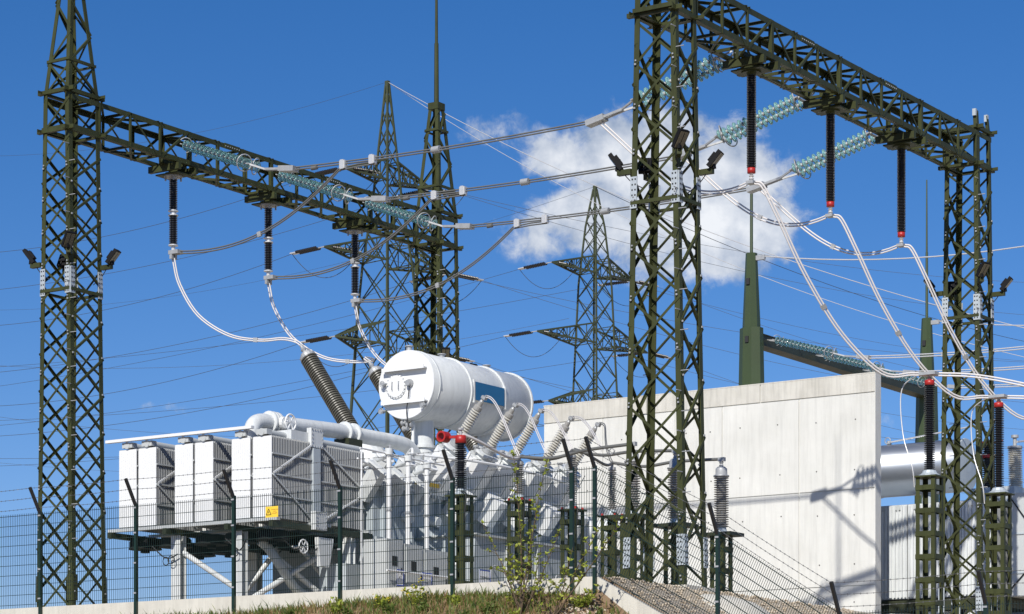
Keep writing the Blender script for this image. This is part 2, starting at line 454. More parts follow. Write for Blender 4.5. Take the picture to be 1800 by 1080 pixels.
    for z0, z1 in ((7.22, 7.82), (zbase+.42, zbase+1.0)):
        for sb in (-1, 1):
            for sa in (-1, 1):
                lo, hi = C(sb, sa, z0), C(sb, sa, z1)
                m = MB(); t = .016
                m.beam(lo+Vector((-sb*.065, sa*t, 0)), hi+Vector((-sb*.065, sa*t, 0)), .14, .02, (0, 1, 0))
                m.beam(lo+Vector((sb*t, -sa*.065, 0)), hi+Vector((sb*t, -sa*.065, 0)), .14, .02, (1, 0, 0))
                pl = m.build('splice_plate', 'galv_plate' if (z0 > 5 or b0 > -5) else 'olive', part)
                h = MB()
                for i in range(6):
                    q = lo.lerp(hi, (i+.5)/6)
                    for dx in (.035, .10):
                        c = q+Vector((-sb*dx, sa*(t+.012), 0)); h.box(c-Vector((.013, .007, .013)), c+Vector((.013, .007, .013)))
                        c = q+Vector((sb*(t+.012), -sa*dx, 0)); h.box(c-Vector((.007, .013, .013)), c+Vector((.007, .013, .013)))
                h.build('bolt_rows', 'hole', pl, kind='stuff')
    for sb, sa, ph in ((1, -1, 0), (-1, 1, .15)):
        z = zbase+1.4+ph; i = 0
        while z < 10.6:
            p = C(sb, sa, z); d = Vector((sb, 0, 0)) if i % 2 else Vector((0, sa, 0))
            bar('step_bolt', p, p+d*.17, .02, part, 'galv', kind='O'); z += .38; i += 1
    return part, C
def ring_frame(part, C, z, w, over):
    e = over
    for s0, s1 in (((-1,-1),(1,-1)), ((1,-1),(1,1)), ((1,1),(-1,1)), ((-1,1),(-1,-1))):
        p, q = C(*s0, z), C(*s1, z); d = (q-p).normalized()
        n = Vector((d.y, -d.x, 0))
        lift = .012 if abs(d.x) > .5 else 0
        bar('ring_angle', p-d*e+n*.03+Vector((0,0,lift)), q+d*e+n*.03+Vector((0,0,lift)), w, part, 'olive', -n, (0,0,1))
def gantry(label, b0, cols, a_len, mounts):
    root = thing('gantry', (b0, 0, 0), label, 'gantry')
    Cs = []
    for (a0, hbb, hbt, hab, hat, peak, stubs) in cols:
        Cs.append(column(root, b0, a0, hbb, hbt, hab, hat, peak, 0.0, stubs))
    a_s, a_e = -.42, a_len+.42
    beam = MB()
    beam.box((b0-BW-.02, -.50, Z_B+.03), (b0+BW+.02, -.47, Z_B+.11))
    bm = beam.build('crossbeam', 'olive', root)
    for sb in (-1, 1):
        for z, sz in ((Z_B, 1), (Z_T, -1)):
            bar('chord', (b0+sb*BW, a_s, z), (b0+sb*BW, a_e, z), .115, bm, 'olive', (-sb, 0, 0), (0, 0, sz))
    nb = 13; a0, a1 = .46, a_len-.46; st = (a1-a0)/nb
    def lace(p, q, nrm, w=.055):
        n = Vector(nrm); bar('lacing', Vector(p)+n*.008, Vector(q)+n*.008, w, bm, 'olive', (Vector(q)-Vector(p)).cross(n), -n)
    for i in range(nb+1):
        a = a0+i*st
        for sb in (-1, 1):
            big = any(abs(a-m) < st*.5 for m in mounts)
            lace((b0+sb*BW, a, Z_B), (b0+sb*BW, a, Z_T), (sb, 0, 0), .085 if big else .05)
        lace((b0-BW, a, Z_T), (b0+BW, a, Z_T), (0, 0, 1)); lace((b0-BW, a, Z_B), (b0+BW, a, Z_B), (0, 0, -1))
        if i < nb:
            f = i % 2
            for sb in (-1, 1):
                lace((b0+sb*BW, a+.03, Z_B if not f else Z_T), (b0+sb*BW, a+st-.03, Z_T if not f else Z_B), (sb, 0, 0), .05)
            s = 1 if f else -1
            lace((b0-s*BW, a+.03, Z_T), (b0+s*BW, a+st-.03, Z_T), (0, 0, 1), .05)
            lace((b0-s*BW, a+.03, Z_B), (b0+s*BW, a+st-.03, Z_B), (0, 0, -1), .05)
            if i % 3 == 1: lace((b0+s*BW, a+.03, Z_B), (b0-s*BW, a+st-.03, Z_B), (0, 0, -1), .05)
    for m in mounts:
        for da in (-.30, .30):
            q = MB().box((b0-.47, m+da-.05, Z_B-.17), (b0+.47, m+da+.05, Z_B-.02))
            q.build('mounting_channel', 'olive', bm)
        MB().box((b0-.34, m-.24, Z_B-.225), (b0+.34, m+.24, Z_B-.195)).build('mounting_plate', 'olive', bm)
        MB().box((b0-.05, m-.42, Z_B-.01), (b0+.05, m+.42, Z_B+.10)).build('tie_channel', 'olive', bm)
    # chord splices
    for a in (a_len*.36, a_len*.64):
        for sb in (-1, 1):
            s = MB().box((b0+sb*BW-.012, a-.28, Z_T-.11), (b0+sb*BW+.012, a+.28, Z_T+.012)).build('chord_splice', 'olive', bm)
            hb = MB()
            for i in range(7):
                hb.box((b0+sb*(BW+.012)-.01, a-.25+i*.083-.012, Z_T-.07), (b0+sb*(BW+.012)+.01, a-.25+i*.083+.012, Z_T-.045))
                hb.box((b0+sb*(BW-.04)-.012, a-.25+i*.083-.012, Z_B-.012), (b0+sb*(BW-.04)+.012, a-.25+i*.083+.012, Z_B-.002))
            hb.build('bolt_row', 'galv', s, kind='stuff')
    return root, Cs
AK = (3.4, 6.9, 10.4); BL = -15.35
gantry_l, CL = gantry('olive lattice gantry carrying insulators over the white radiators, its columns peaked', BL,
    [(0, .55, .38, .54, .49, True, False), (14.0, .55, .40, .48, .42, True, False)], 14.0, AK)
gantry_r, CR = gantry('olive lattice gantry in front of the concrete wall with red-ended black insulators', 0.0,
    [(0, .66, .43, .44, .39, True, False), (14.05, .54, .41, .44, .38, False, True)], 14.05, AK)

# ------------------------------------------------------------------ insulators under the crossbeams
ORD = ('first', 'middle', 'last')
for k, a in enumerate(AK):
    where = ('by the floodlit peaked column', 'in the middle of the beam', 'by the lightning-rod column')[k]
    r = thing('post_insulator', (BL, a, Z_B-.225), 'black two-piece insulator hanging under the left gantry beam %s' % where, 'insulator', 'insulators under the beam over the radiators')
    zt = Z_B-.225
    MB().lathe((BL, a, zt), (0,0,-1), [(0,.22),(.03,.22),(.035,.10),(.09,.08)], 14).build('top_flange', 'galv', r)
    bl = MB()
    for i in range(4):
        t = math.pi/4+i*math.pi/2; bl.beam((BL+.18*math.cos(t), a+.18*math.sin(t), zt-.12), (BL+.18*math.cos(t), a+.18*math.sin(t), zt+.02), .03)
    bl.build('flange_bolts', 'galv', r, kind='stuff')
    sheds(MB(), (BL, a, zt-.07), (BL, a, zt-.80), .062, .10, .042).build('shed_stack', 'black_sheds', r)
    MB().lathe((BL, a, zt-.80), (0,0,-1), [(0,.06),(.005,.12),(.03,.12),(.035,.075),(.10,.075),(.105,.12),(.13,.12),(.135,.06)], 14).build('middle_flange', 'alu', r)
    sheds(MB(), (BL, a, zt-.93), (BL, a, zt-1.60), .062, .10, .042).build('shed_stack', 'black_sheds', r)
    MB().lathe((BL, a, zt-1.60), (0,0,-1), [(0,.06),(.01,.115),(.035,.115),(.04,.05),(.16,.045),(.17,.02)], 14).build('bottom_fitting', 'alu', r)
    c = MB().box((BL-.07, a-.10, zt-1.84), (BL+.22, a+.10, zt-1.75)); c.beam((BL, a-.06, zt-1.95), (BL, a-.06, zt-1.8), .07); c.beam((BL, a+.06, zt-1.95), (BL, a+.06, zt-1.8), .07)
    c.build('cable_clamp', 'galv', r)
ZI_L = Z_B-.225-1.80
for k, a in enumerate(AK):
    where = ('next to the tall front column', 'in the middle of the beam', 'nearest the flat-topped column')[k]
    r = thing('post_insulator', (0, a, Z_B-.225), 'red-ended black insulator hanging under the right gantry %s' % where, 'insulator', 'red-ended insulators under the right beam')
    zt = Z_B-.225
    MB().lathe((0, a, zt), (0,0,-1), [(0,.20),(.03,.20),(.035,.10),(.09,.08)], 14).build('top_flange', 'olive', r)
    sheds(MB(), (0, a, zt-.06), (0, a, zt-1.92), .052, .098, .034).build('shed_stack', 'black_sheds', r)
    MB().lathe((0, a, zt-1.92), (0,0,-1), [(0,.05),(.01,.085),(.11,.085),(.12,.05)], 14, True).build('red_ring', 'red', r)
    MB().lathe((0, a, zt-2.03), (0,0,-1), [(0,.05),(.04,.03),(.06,.055),(.08,.03),(.12,.055),(.14,.03),(.20,.03)], 10).build('bottom_fitting', 'alu', r)
    MB().box((-.08, a-.09, zt-2.25), (.08, a+.09, zt-2.19)).build('cable_clamp', 'galv', r)
ZI_R = Z_B-.225-2.23

# ------------------------------------------------------------------ glass strain strings
def disc_mesh():
    m = MB(); m.lathe((0,0,0), (1,0,0), [(.035,.03),(.045,.06),(.055,.095),(.075,.118),(.095,.125),(.088,.118),(.072,.085),(.080,.07),(.066,.05)], 16, True, caps=False)
    me = bpy.data.meshes.new('glass_disc'); me.from_pydata([tuple(p) for p in m.v], [], m.f); me.polygons.foreach_set('use_smooth', m.sm); me.materials.append(MATS['glass_disc'])
    c = MB(); c.lathe((0,0,0), (1,0,0), [(-.005,.02),(.0,.042),(.035,.045),(.055,.03),(.056,.014),(.15,.014)], 10, True)
    mc = bpy.data.meshes.new('disc_cap'); mc.from_pydata([tuple(p) for p in c.v], [], c.f); mc.polygons.foreach_set('use_smooth', c.sm); mc.materials.append(MATS['galv'])
    return me, mc
DISC, CAP = disc_mesh()
def strain_string(name, anchor, yoke0, yoke1, clamp, label, group, nd=15, scale=1.0):
    """anchor on the beam, discs from yoke0 to yoke1 in two rows, dead-end clamp at clamp"""
    anchor, yoke0, yoke1, clamp = map(Vector, (anchor, yoke0, yoke1, clamp))
    r = thing(name, anchor, label, 'insulator string', group)
    d = (yoke1-yoke0).normalized(); side = Vector((0, 1, 0)); up = d.cross(side).normalized()
    if up.z < 0: up = -up
    for s in (-1, 1):
        off = side*.2*s; L = (yoke1-yoke0).length; q = L/nd
        X = d; Y = up.cross(d); Z = up
        for i in range(nd):
            p = yoke0+d*(i*q)+off-ORG[r]
            M = Matrix(((X.x*q/.15, Y.x, Z.x, p.x), (X.y*q/.15, Y.y, Z.y, p.y), (X.z*q/.15, Y.z, Z.z, p.z), (0,0,0,1)))
            o = link('disc', DISC, r, None); o.matrix_basis = M
            c = link('cap', CAP, o, None)
        MB().beam(anchor+off*.25, yoke0+off, .035).build('link_rod', 'galv', r)
        e = yoke1+d*.42+off*.2
        MB().beam(yoke1+off, e, .04).build('link_rod', 'galv', r)
    MB().obox(yoke0-d*.03, d, side, up, (.03, .27, .012)).build('yoke_plate', 'galv', r)
    MB().obox(yoke1+d*.03, d, side, up, (.03, .27, .012)).build('yoke_plate', 'galv', r)
    for s in (-1, 1):
        MB().ring(yoke1-d*.10+side*.2*s, d+side*.35*s, .19, .014, 22, 6).build('grading_ring', 'galv', r)
        MB().ring(yoke0+d*.06+side*.2*s, d+side*.5*s, .17, .012, 14, 6, .62, math.pi*.55).build('arcing_horn', 'galv', r)
    e0 = yoke1+d*.40
    cd = (clamp-e0).normalized()
    cl = MB()
    for s in (-1, 1): cl.beam(e0+side*.04*s, clamp+side*.055*s, .05, .05)
    cl.build('turnbuckle', 'galv', r)
    MB().obox(clamp, cd, side, cd.cross(side), (.22, .11, .06)).build('dead_end_clamp', 'galv', r)
    return r
WHL = ('by the floodlit peaked column', 'in its middle', 'by the lightning-rod column')
WHR = ('behind the tall front column', 'in the middle of the beam', 'nearest the flat-topped column')
for k, a in enumerate(AK):
    strain_string('strain_string', (BL+BW, a, Z_T-.25), (BL+.50, a, 11.26), (BL+2.42, a, 10.55), (BL+3.45, a, 10.33),
        'teal glass insulator string on the left gantry beam %s' % WHL[k], 'glass strings on the left gantry')
    strain_string('strain_string', (-BW, a, Z_B+.25), (-.72, a, 10.97), (-2.62, a, 10.44), (-3.66, a, 10.20),
        'pale aqua glass insulator string on the right gantry beam %s' % WHR[k], 'glass strings on the right gantry')

# ------------------------------------------------------------------ conductors between the gantries and down to the plant
for k, a in enumerate(AK):
    p0, p1 = Vector((BL+3.5, a, 10.32)), Vector((-3.7, a, 10.20))
    pts = [p0.lerp(p1, t)-Vector((0,0,.22*4*t*(1-t)*.35)) for t in [i/16 for i in range(17)]]
    w = twin('conductor', pts, (0, .035, .046), .018, 'alu_grey', 'grey twin conductor spanning between the two gantries, %s phase from the floodlit columns' % ORD[k], 'conductor', 'conductors between the gantries')
    z = pts[3].z
    for bb in (pts[3].x, pts[5].x-.2):
        m = MB().box((bb-.075, a-.06, z-.13), (bb+.075, a+.06, z+.045)); m.box((bb-.045, a-.075, z-.145), (bb+.045, a+.075, z+.06))
        m.build('tee_connector', 'alu', w)
    MB().tube([(pts[3].x-.9+i*.0, a, z) for i in (0,)]+[(pts[3].x-.75, a, z)], .05, 8).build('sleeve', 'alu_grey', w)
    MB().tube([(pts[8].x-.1, a, pts[8].z), (pts[8].x+.1, a, pts[8].z)], .08, 8).build('spacer', 'galv', w)
    bb = pts[3].x
    jp = bez((BL+.15, a, ZI_L), (BL+2.2, a, ZI_L-.28), (bb-1.45, a, z-1.1), (bb-.12, a, z-.13), 24)+[Vector((bb+.4, a, z-.11)), Vector((pts[5].x-.15, a, z-.12))]
    twin('jumper_cable', jp, (0, .035, .046), .018, 'alu_grey', 'grey jumper cable curving from the left hanging insulators up to the %s conductor' % ORD[k], 'cable', 'jumpers on the left gantry', (.45,))
    jr = bez((-3.55, a, 10.14), (-2.5, a, 9.2), (-1.55, a, ZI_R-.42), (-.1, a, ZI_R), 24)
    twin('jumper_cable', jr, (.02, .03, .046), .018, 'cable_white', 'pale jumper cable sagging from the %s glass string to its red-ended insulator' % ORD[k], 'cable', 'jumpers on the right gantry', (.62,))
AH = (4.28, 6.88, 9.48)                     # HV bushings
HV_TOP = [Vector((-12.1, a, 6.30)) for a in AH]
for k, a in enumerate(AK):
    e = HV_TOP[k]+Vector((-.10, 0, .17))
    pts = spline([(BL, a, ZI_L-.12), (BL+.16, a+.04, ZI_L-.75), (BL+.62, a+.18, ZI_L-1.5), (BL+1.35, a+.42, ZI_L-2.0), (BL+2.1, a+.64, ZI_L-2.16), (BL+2.65, a+.78, ZI_L-2.16), e+Vector((-.17, 0, .12)), e], 6)
    twin('riser_cable', pts, (.036, .01, .028), .017, 'cable_white', 'white twin cable hanging from the left gantry down to the %s tilted brown bushing' % ORD[k], 'cable', 'cables to the tilted brown bushings', (.55,))
PA, PB, PC = Vector((2.6, 6.2, 4.62)), Vector((2.6, 9.75, 4.62)), Vector((2.6, 13.3, 4.62))
for k, (a, P) in enumerate(zip(AK, (PA, PB, PC))):
    s = Vector((0, a, ZI_R)); D = P-s
    pts = spline([s+Vector((.08, 0, 0)), s+Vector((.24, .05, -.10)), s+Vector((.50, .25, -.75)), s+Vector((.85, .75, -1.85)), s+Vector((1.3, 1.45, -2.95)), s+Vector((1.85, 2.15, -3.68)),
                  P+Vector((-.30, -.20, .10)), P+Vector((0, 0, .10))], 6)
    twin('riser_cable', pts, (.042, .0, .028), .019, 'cable_white', 'thick white twin cable sweeping down from the right gantry to the %s red-topped surge arrester' % ORD[k], 'cable', 'cables to the surge arresters', (.5,))
    q = [P+Vector((0, 0, .10)), P+Vector((.9, .35, .02)), P+Vector((2.0, .8, -.25)), P+Vector((3.6, 1.4, -.75))]
    twin('bus_cable', spline(q, 8), (0, .02, .05), .019, 'cable_white', 'pale twin cable leading away from the %s red-topped arrester towards the next bay' % ORD[k], 'cable', 'cables leaving the arresters')

# ------------------------------------------------------------------ concrete fire wall, cast in panels
WA = 17.9; WB0, WB1 = -14.45, -4.25; WZ = 7.02
wall = MB().box((WB0+.01, WA+.03, -.3), (WB1-.02, WA+.33, WZ-.02)).build('fire_wall', 'concrete', None, ((WB0+WB1)/2, WA, -.3))
tag(wall, 'pale board-marked concrete fire wall standing between the two transformers', 'wall')
bj = [WB0, -12.5, -10.2, -8.75, -6.45, WB1]; zj = [-.3, 1.55, 4.05, 6.52]
def wall_panel(b0, b1, z0, z1, mat, dp):
    g = .013
    MB().hexa([(b0+g, WA+dp, z0+g), (b1-g, WA+dp, z0+g), (b1-g, WA+.032, z0+g), (b0+g, WA+.032, z0+g),
               (b0+g, WA+dp, z1-g), (b1-g, WA+dp, z1-g), (b1-g, WA+.032, z1-g), (b0+g, WA+.032, z1-g)]).build('panel', mat, wall)
for i in range(len(bj)-1):
    for j in range(len(zj)-1):
        wall_panel(bj[i], bj[i+1], zj[j], zj[j+1], 'concrete', random.uniform(0, .004))
        nb_ = 2
        for p in range(nb_):
            for q in (.22, .75):
                bb = bj[i]+(bj[i+1]-bj[i])*(p+.5)/nb_+random.uniform(-.06, .06); z = zj[j]+(zj[j+1]-zj[j])*q+random.uniform(-.05, .05)
                MB().lathe((bb, WA+.006, z), (0, -1, 0), [(0, .019), (.010, .019), (.0102, .0)], 10, caps=False).build('tie_hole', 'tie', wall)
tb = [WB0, -11.1, -7.6, WB1]
for i in range(3): wall_panel(tb[i], tb[i+1], 6.52, WZ, 'concrete_top', -.006)
MB().box((WB1-.022, WA+.0, -.3), (WB1, WA+.33, WZ-.02)).build('end_panel', 'concrete', wall)
MB().box((WB0, WA-.01, WZ-.018), (WB1, WA+.335, WZ+.012)).build('coping', 'concrete_top', wall)

# ------------------------------------------------------------------ power transformer in front of the wall
T = thing('power_transformer', (-9.3, 4.5, 0), 'white oil-filled power transformer with radiators and a tank-like conservator', 'transformer')
tank = MB().box((-10.9, 1.62, .45), (-8.15, 10.3, 2.70)).build('tank', 'grey_tank', T)
MB().box((-11.05, 1.52, 2.70), (-8.02, 10.4, 2.76)).build('rim_flange', 'white', tank)
bolts = MB()
for i in range(80):
    a = 1.62+i*.11; bolts.box((-8.07, a, 2.63), (-8.03, a+.05, 2.82))
for i in range(24):
    b = -10.95+i*.12; bolts.box((b, 1.54, 2.63), (b+.05, 1.58, 2.82))
bolts.build('rim_bolts', 'grey_tank', tank, kind='stuff')
cov = MB().hexa([(-10.9, 1.7, 2.76), (-8.15, 1.7, 2.76), (-8.15, 10.2, 2.76), (-10.9, 10.2, 2.76), (-10.5, 2.1, 3.12), (-8.75, 2.1, 3.12), (-8.75, 9.8, 3.12), (-10.5, 9.8, 3.12)])
cov.build('cover', 'white', tank)
for i in range(9):
    a = 1.9+i*1.0
    MB().box((-8.15, a-.03, .5), (-8.04, a+.03, 2.69)).build('stiffener', 'grey_tank', tank)
MB().box((-8.15, 1.63, 1.55), (-8.06, 10.29, 1.63)).build('stiffener', 'grey_tank', tank)
MB().box((-10.3, 1.56, 1.45), (-8.6, 1.62, 1.55)).build('stiffener', 'grey_tank', tank)
for b in (-10.5, -8.6): MB().box((b-.18, 1.4, 0.0), (b+.18, 10.6, .45)).build('skid', 'grey_tank', T)
# bulging lower tank section with the terminal boxes, on the bushing side
lt = MB().hexa([(-8.14, 3.2, .15), (-6.7, 3.2, .15), (-6.7, 9.2, .15), (-8.14, 9.2, .15), (-8.14, 3.2, 1.95), (-6.6, 3.2, 1.70), (-6.6, 9.2, 1.70), (-8.14, 9.2, 1.95)]).build('terminal_chamber', 'grey_tank', T)
MB().box((-8.1, 3.12, 1.70), (-6.52, 9.28, 1.745)).build('chamber_flange', 'grey_box', lt)
for a in (4.4, 5.6, 6.9, 8.1):
    MB().box((-6.64, a-.03, .2), (-6.55, a+.03, 1.69)).build('stiffener', 'grey_box', lt)
for a in (3.75, 5.0, 6.3, 7.5):
    MB().tube(spline([(-6.62, a-.25, .55), (-6.42, a-.2, .55), (-6.42, a-.2, 1.0), (-6.42, a+.1, 1.08), (-6.62, a+.15, 1.05)], 5), .02, 8).build('hand_rail', 'galv', lt)
# conservator
CB, CZ, CRD, CA0, CA1 = -9.0, 5.25, .775, 3.98, 7.92
cons = MB().lathe((CB, CA0, CZ), (0,1,0), [(0, CRD-.03), (.03, CRD), (CA1-CA0-.05, CRD), (CA1-CA0, CRD-.05)], 56, True, caps=False)
cons.add([], [])
cons = cons.build('conservator', 'white', T)
MB().lathe((CB, CA0-.02, CZ), (0,1,0), [(0, CRD-.02), (.02, CRD-.008)], 56).build('end_cap', 'white_clean', cons)
MB().lathe((CB, CA1-.02, CZ), (0,1,0), [(0, CRD-.05), (.10, .4), (.13, .05)], 40, True).build('end_cap', 'white', cons)
for a in (CA0+.22, CA0+1.42, CA0+2.78, CA1-.06):
    MB().lathe((CB, a-.025, CZ), (0,1,0), [(0, CRD-.01), (.0, CRD+(.012 if a < CA0+.4 else .035)), (.05, CRD+(.012 if a < CA0+.4 else .035)), (.05, CRD-.01)], 56, caps=False).build('band', 'white', cons)
for dz, hw in ((.335, .58), (-.40, .60)):
    m = MB()
    m.hexa([(CB-hw, CA0-.14, CZ+dz-.012), (CB+hw, CA0-.14, CZ+dz-.012), (CB+hw, CA0-.02, CZ+dz-.012), (CB-hw, CA0-.02, CZ+dz-.012),
            (CB-hw, CA0-.14, CZ+dz+.012), (CB+hw, CA0-.14, CZ+dz+.012), (CB+hw, CA0-.02, CZ+dz+.012), (CB-hw, CA0-.02, CZ+dz+.012)])
    m.box((CB-hw, CA0-.155, CZ+dz-.03), (CB+hw, CA0-.135, CZ+dz+.05))
    m.build('stiffener', 'white_clean', cons)
MB().lathe((CB-.26, CA0-.02, CZ-.02), (0,-1,0), [(0, .27), (.03, .27), (.031, .25), (.045, .24)], 28).build('manhole_cover', 'white_clean', cons)
mb = MB()
for i in range(20):
    t = i*math.pi/10; c = Vector((CB-.26+.255*math.cos(t), CA0-.055, CZ-.02+.255*math.sin(t))); mb.box(c-Vector((.012, .012, .012)), c+Vector((.012, .012, .012)))
mb.build('manhole_bolts', 'galv', cons, kind='stuff')
for db in (-.34, -.16): MB().tube([(CB+db, CA0-.07, CZ-.10), (CB+db, CA0-.10, CZ-.10), (CB+db, CA0-.10, CZ+.08), (CB+db, CA0-.07, CZ+.08)], .008, 6).build('handle', 'galv', cons)
MB().lathe((CB+.12, CA0-.02, CZ+.02), (0,-1,0), [(0,.09),(.05,.09),(.051,.07),(.12,.065),(.121,.03)], 16).build('oil_gauge', 'galv', cons)
MB().tube(spline([(CB+.13, CA0-.08, CZ-.06), (CB+.12, CA0-.10, CZ-.30), (CB+.06, CA0-.08, CZ-.62), (CB+.10, CA0-.06, CZ-.95)], 6), .012, 6).build('gauge_cable', 'rubber', cons)
for (db, dz) in ((-.58, .05), (.52, -.50), (-.62, -.55)):
    m = MB(); m.cyl((CB+db, CA0-.02, CZ+dz), (CB+db, CA0-.14, CZ+dz), .045, 10); m.ring((CB+db, CA0-.13, CZ+dz), (0,1,0), .065, .009, 14, 5)
    m.beam((CB+db-.06, CA0-.13, CZ+dz), (CB+db+.14, CA0-.13, CZ+dz), .018); m.build('drain_valve', 'galv', cons)
MB().obox((CB+.80, (5.52+6.67)/2, 5.25), (1,0,0), (0,1,0), (0,0,1), (.012, .575, .205)).build('blue_nameplate', 'blue_plate', cons)
for a in (5.47, 6.72): MB().box((CB+.70, a-.02, 4.98), (CB+.815, a+.02, 5.50)).build('plate_bracket', 'white', cons)
for a in (4.15, 5.4, 7.2):
    m = MB(); m.cyl((CB-.05, a, CZ+CRD-.02), (CB-.05, a, CZ+CRD+.10), .07, 12); m.cyl((CB-.05, a, CZ+CRD+.10), (CB-.05, a, CZ+CRD+.12), .10, 12); m.build('filler_cap', 'galv', cons)
for a, r in ((4.62, .24), (7.15, .22)):
    m = MB(); m.cyl((CB, a, 3.0), (CB, a, CZ-CRD+.12), r, 24); m.build('conservator_support', 'white', T)
    MB().lathe((CB, a, 3.9), (0,0,1), [(0, r), (0, r+.05), (.06, r+.05), (.06, r)], 24, caps=False).build('flange', 'white', T)
MB().tube([(CB+.05, 4.15, 3.2), (CB+.05, 4.15, 4.45), (CB+.02, 4.2, 4.55)], .04, 10).build('oil_pipe', 'white', T)
m = MB()
for (b, a, z) in ((CB-.12, 4.05, 4.42), (CB+.02, 4.05, 4.36), (CB-.05, 4.0, 4.28)): m.lathe((b-.08, a, z), (1,0,0), [(0,.03),(.02,.06),(.06,.06),(.08,.03),(.12,.03),(.13,.055),(.16,.055)], 10)
m.build('buchholz_valves', 'galv', T, kind='stuff')
# main oil pipe
pipe = MB().tube(spline([(-9.0, -1.40, 3.40), (-9.0, -1.39, 3.58), (-9.0, -1.27, 3.75), (-9.0, -1.02, 3.82), (-9.0, -.6, 3.83), (-9.0, .5, 3.88), (-9.0, 1.5, 3.92), (-9.0, 2.6, 3.92), (-9.0, 3.7, 3.92), (-9.0, 4.1, 3.84), (-9.0, 4.32, 3.60), (-9.0, 4.38, 3.0)], 6), .165, 20).build('oil_pipe', 'white', T)
for a, r in ((-.82, .235), (-.72, .235), (-.62, .235), (1.72, .235), (2.02, .235)):
    MB().cyl((-9.0, a-.025, 3.83 if a < 0 else 3.92), (-9.0, a+.025, 3.83 if a < 0 else 3.92), r, 20).build('flange', 'white', pipe)
vb = MB().lathe((-9.0, -.66, 3.83), (1,0,-.05), [(0,.12),(.30,.12),(.301,.05),(.42,.04)], 14).build('valve', 'white_clean', pipe)
w = MB(); c = Vector((-8.56, -.66, 3.81)); w.ring(c, (1,0,0), .165, .02, 22, 6)
for i in range(3):
    t = i*math.pi/3; d = Vector((0, math.cos(t), math.sin(t)))*.16; w.beam(c-d, c+d, .025)
w.build('handwheel', 'white_clean', pipe)
MB().box((-9.2, 1.62, 3.62), (-8.8, 2.1, 3.78)).build('pipe_saddle', 'olive_dark', pipe)
# radiators
RB = (-12.2, -11.65, -10.64, -10.09, -9.1, -8.54); RZ0, RZ1 = 1.76, 3.42
def radiator_mesh():
    m = MB()
    for i in range(25):
        y = i*.0525
        m.hexa([(-.24, y, 0), (.24, y, 0), (.24, y+.016, 0), (-.24, y+.016, 0), (-.24, y, 1.66), (.24, y, 1.66), (.24, y+.016, 1.66), (-.24, y+.016, 1.66)])
        if i: m.box((-.17, y-.036, .03), (.17, y, .10)); m.box((-.17, y-.036, 1.56), (.17, y, 1.63))
    me = bpy.data.meshes.new('radiator'); me.from_pydata([tuple(p) for p in m.v], [], m.f); me.materials.append(MATS['fin_shade_grey']); return me
def part_mesh(mbuilder, name, mat):
    me = bpy.data.meshes.new(name); me.from_pydata([tuple(p) for p in mbuilder.v], [], mbuilder.f)
    me.polygons.foreach_set('use_smooth', mbuilder.sm); me.materials.append(MATS[mat]); return me
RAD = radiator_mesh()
RHEAD = part_mesh(MB().tube([(0,-.05,0),(0,1.34,0)], .075, 12).box((-.14,-.04,-.05),(.14,.12,.06)), 'header', 'grey_box')
RFACE = MB().box((-.243, -.014, .01), (.243, 0, 1.65))
for i in range(9): RFACE.box((-.235+i*.0565-.006, -.020, .06), (-.235+i*.0565+.006, -.0142, 1.6))
RFACE = part_mesh(RFACE, 'front_fin', 'white_clean')
def rbar(z): return MB().box((.243, 0, z-.014), (.262, 1.28, z+.014))
RBARS = [part_mesh(rbar(z), 'side_bar', 'grey_box') for z in (.45, .88, 1.30)]
RBR = [part_mesh(MB().beam((.268, .02, .90), (.268, 1.26, 1.60), .018, .035, (0,0,1)), 'side_brace', 'white_clean'),
       part_mesh(MB().beam((.268, .02, .86), (.268, 1.26, .06), .018, .035, (0,0,1)), 'side_brace', 'grey_box')]  # falling braces get a greyer colour that holds their shade; rising ones stay white
RBR2 = [part_mesh(MB().beam((.268, .02, 1.60), (.268, 1.26, .80), .018, .035, (0,0,1)), 'side_brace', 'grey_box'),
        part_mesh(MB().beam((.268, .02, .06), (.268, 1.26, .76), .018, .035, (0,0,1)), 'side_brace', 'white_clean')]
def radiator(parent, b, a, z, flip, mats=None, yl=1.0):
    def at(o, dz=0): o.location = Vector((b, a, z+dz))-ORG[parent]; o.scale = (1, yl, 1)
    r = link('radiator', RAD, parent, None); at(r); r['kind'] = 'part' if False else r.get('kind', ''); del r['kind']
    for me in [RFACE]+RBARS+(RBR2 if flip else RBR):
        link(me.name.split('.')[0], me, r, None)
    o = link('header', RHEAD, r, None); o.location = (0, 0, 1.74)
    return r
for b in RB:
    radiator(T, b, -1.585, RZ0, False); radiator(T, b, .0, RZ0, True, yl=1.18)
MB().box((-12.75, -1.70, RZ1+.16), (-8.75, -1.60, RZ1+.22)).build('top_bar', 'white_clean', T)
for a in (-1.62, -.35, .05, 1.45):
    MB().box((-12.7, a-.05, RZ0-.075), (-8.1, a+.05, RZ0-.012)).build('bottom_beam', 'grey_box', T)
for b in (-12.6, -11.05, -9.38, -8.2): MB().box((b-.05, -1.75, RZ0-.20), (b+.05, 1.6, RZ0-.08)).build('cross_beam', 'olive_dark', T)
for (b, a) in ((-11.05, -1.3), (-9.38, -1.3), (-11.05, 1.2), (-8.35, 1.0)):
    MB().box((b-.13, a-.10, 0), (b+.13, a-.075, RZ0-.205)).build('radiator_column', 'white', T)
    MB().box((b-.13, a+.075, 0), (b+.13, a+.10, RZ0-.205)).build('radiator_column', 'white', T)
    MB().box((b-.012, a-.0745, 0), (b+.012, a+.0745, RZ0-.205)).build('column_web', 'white', T)
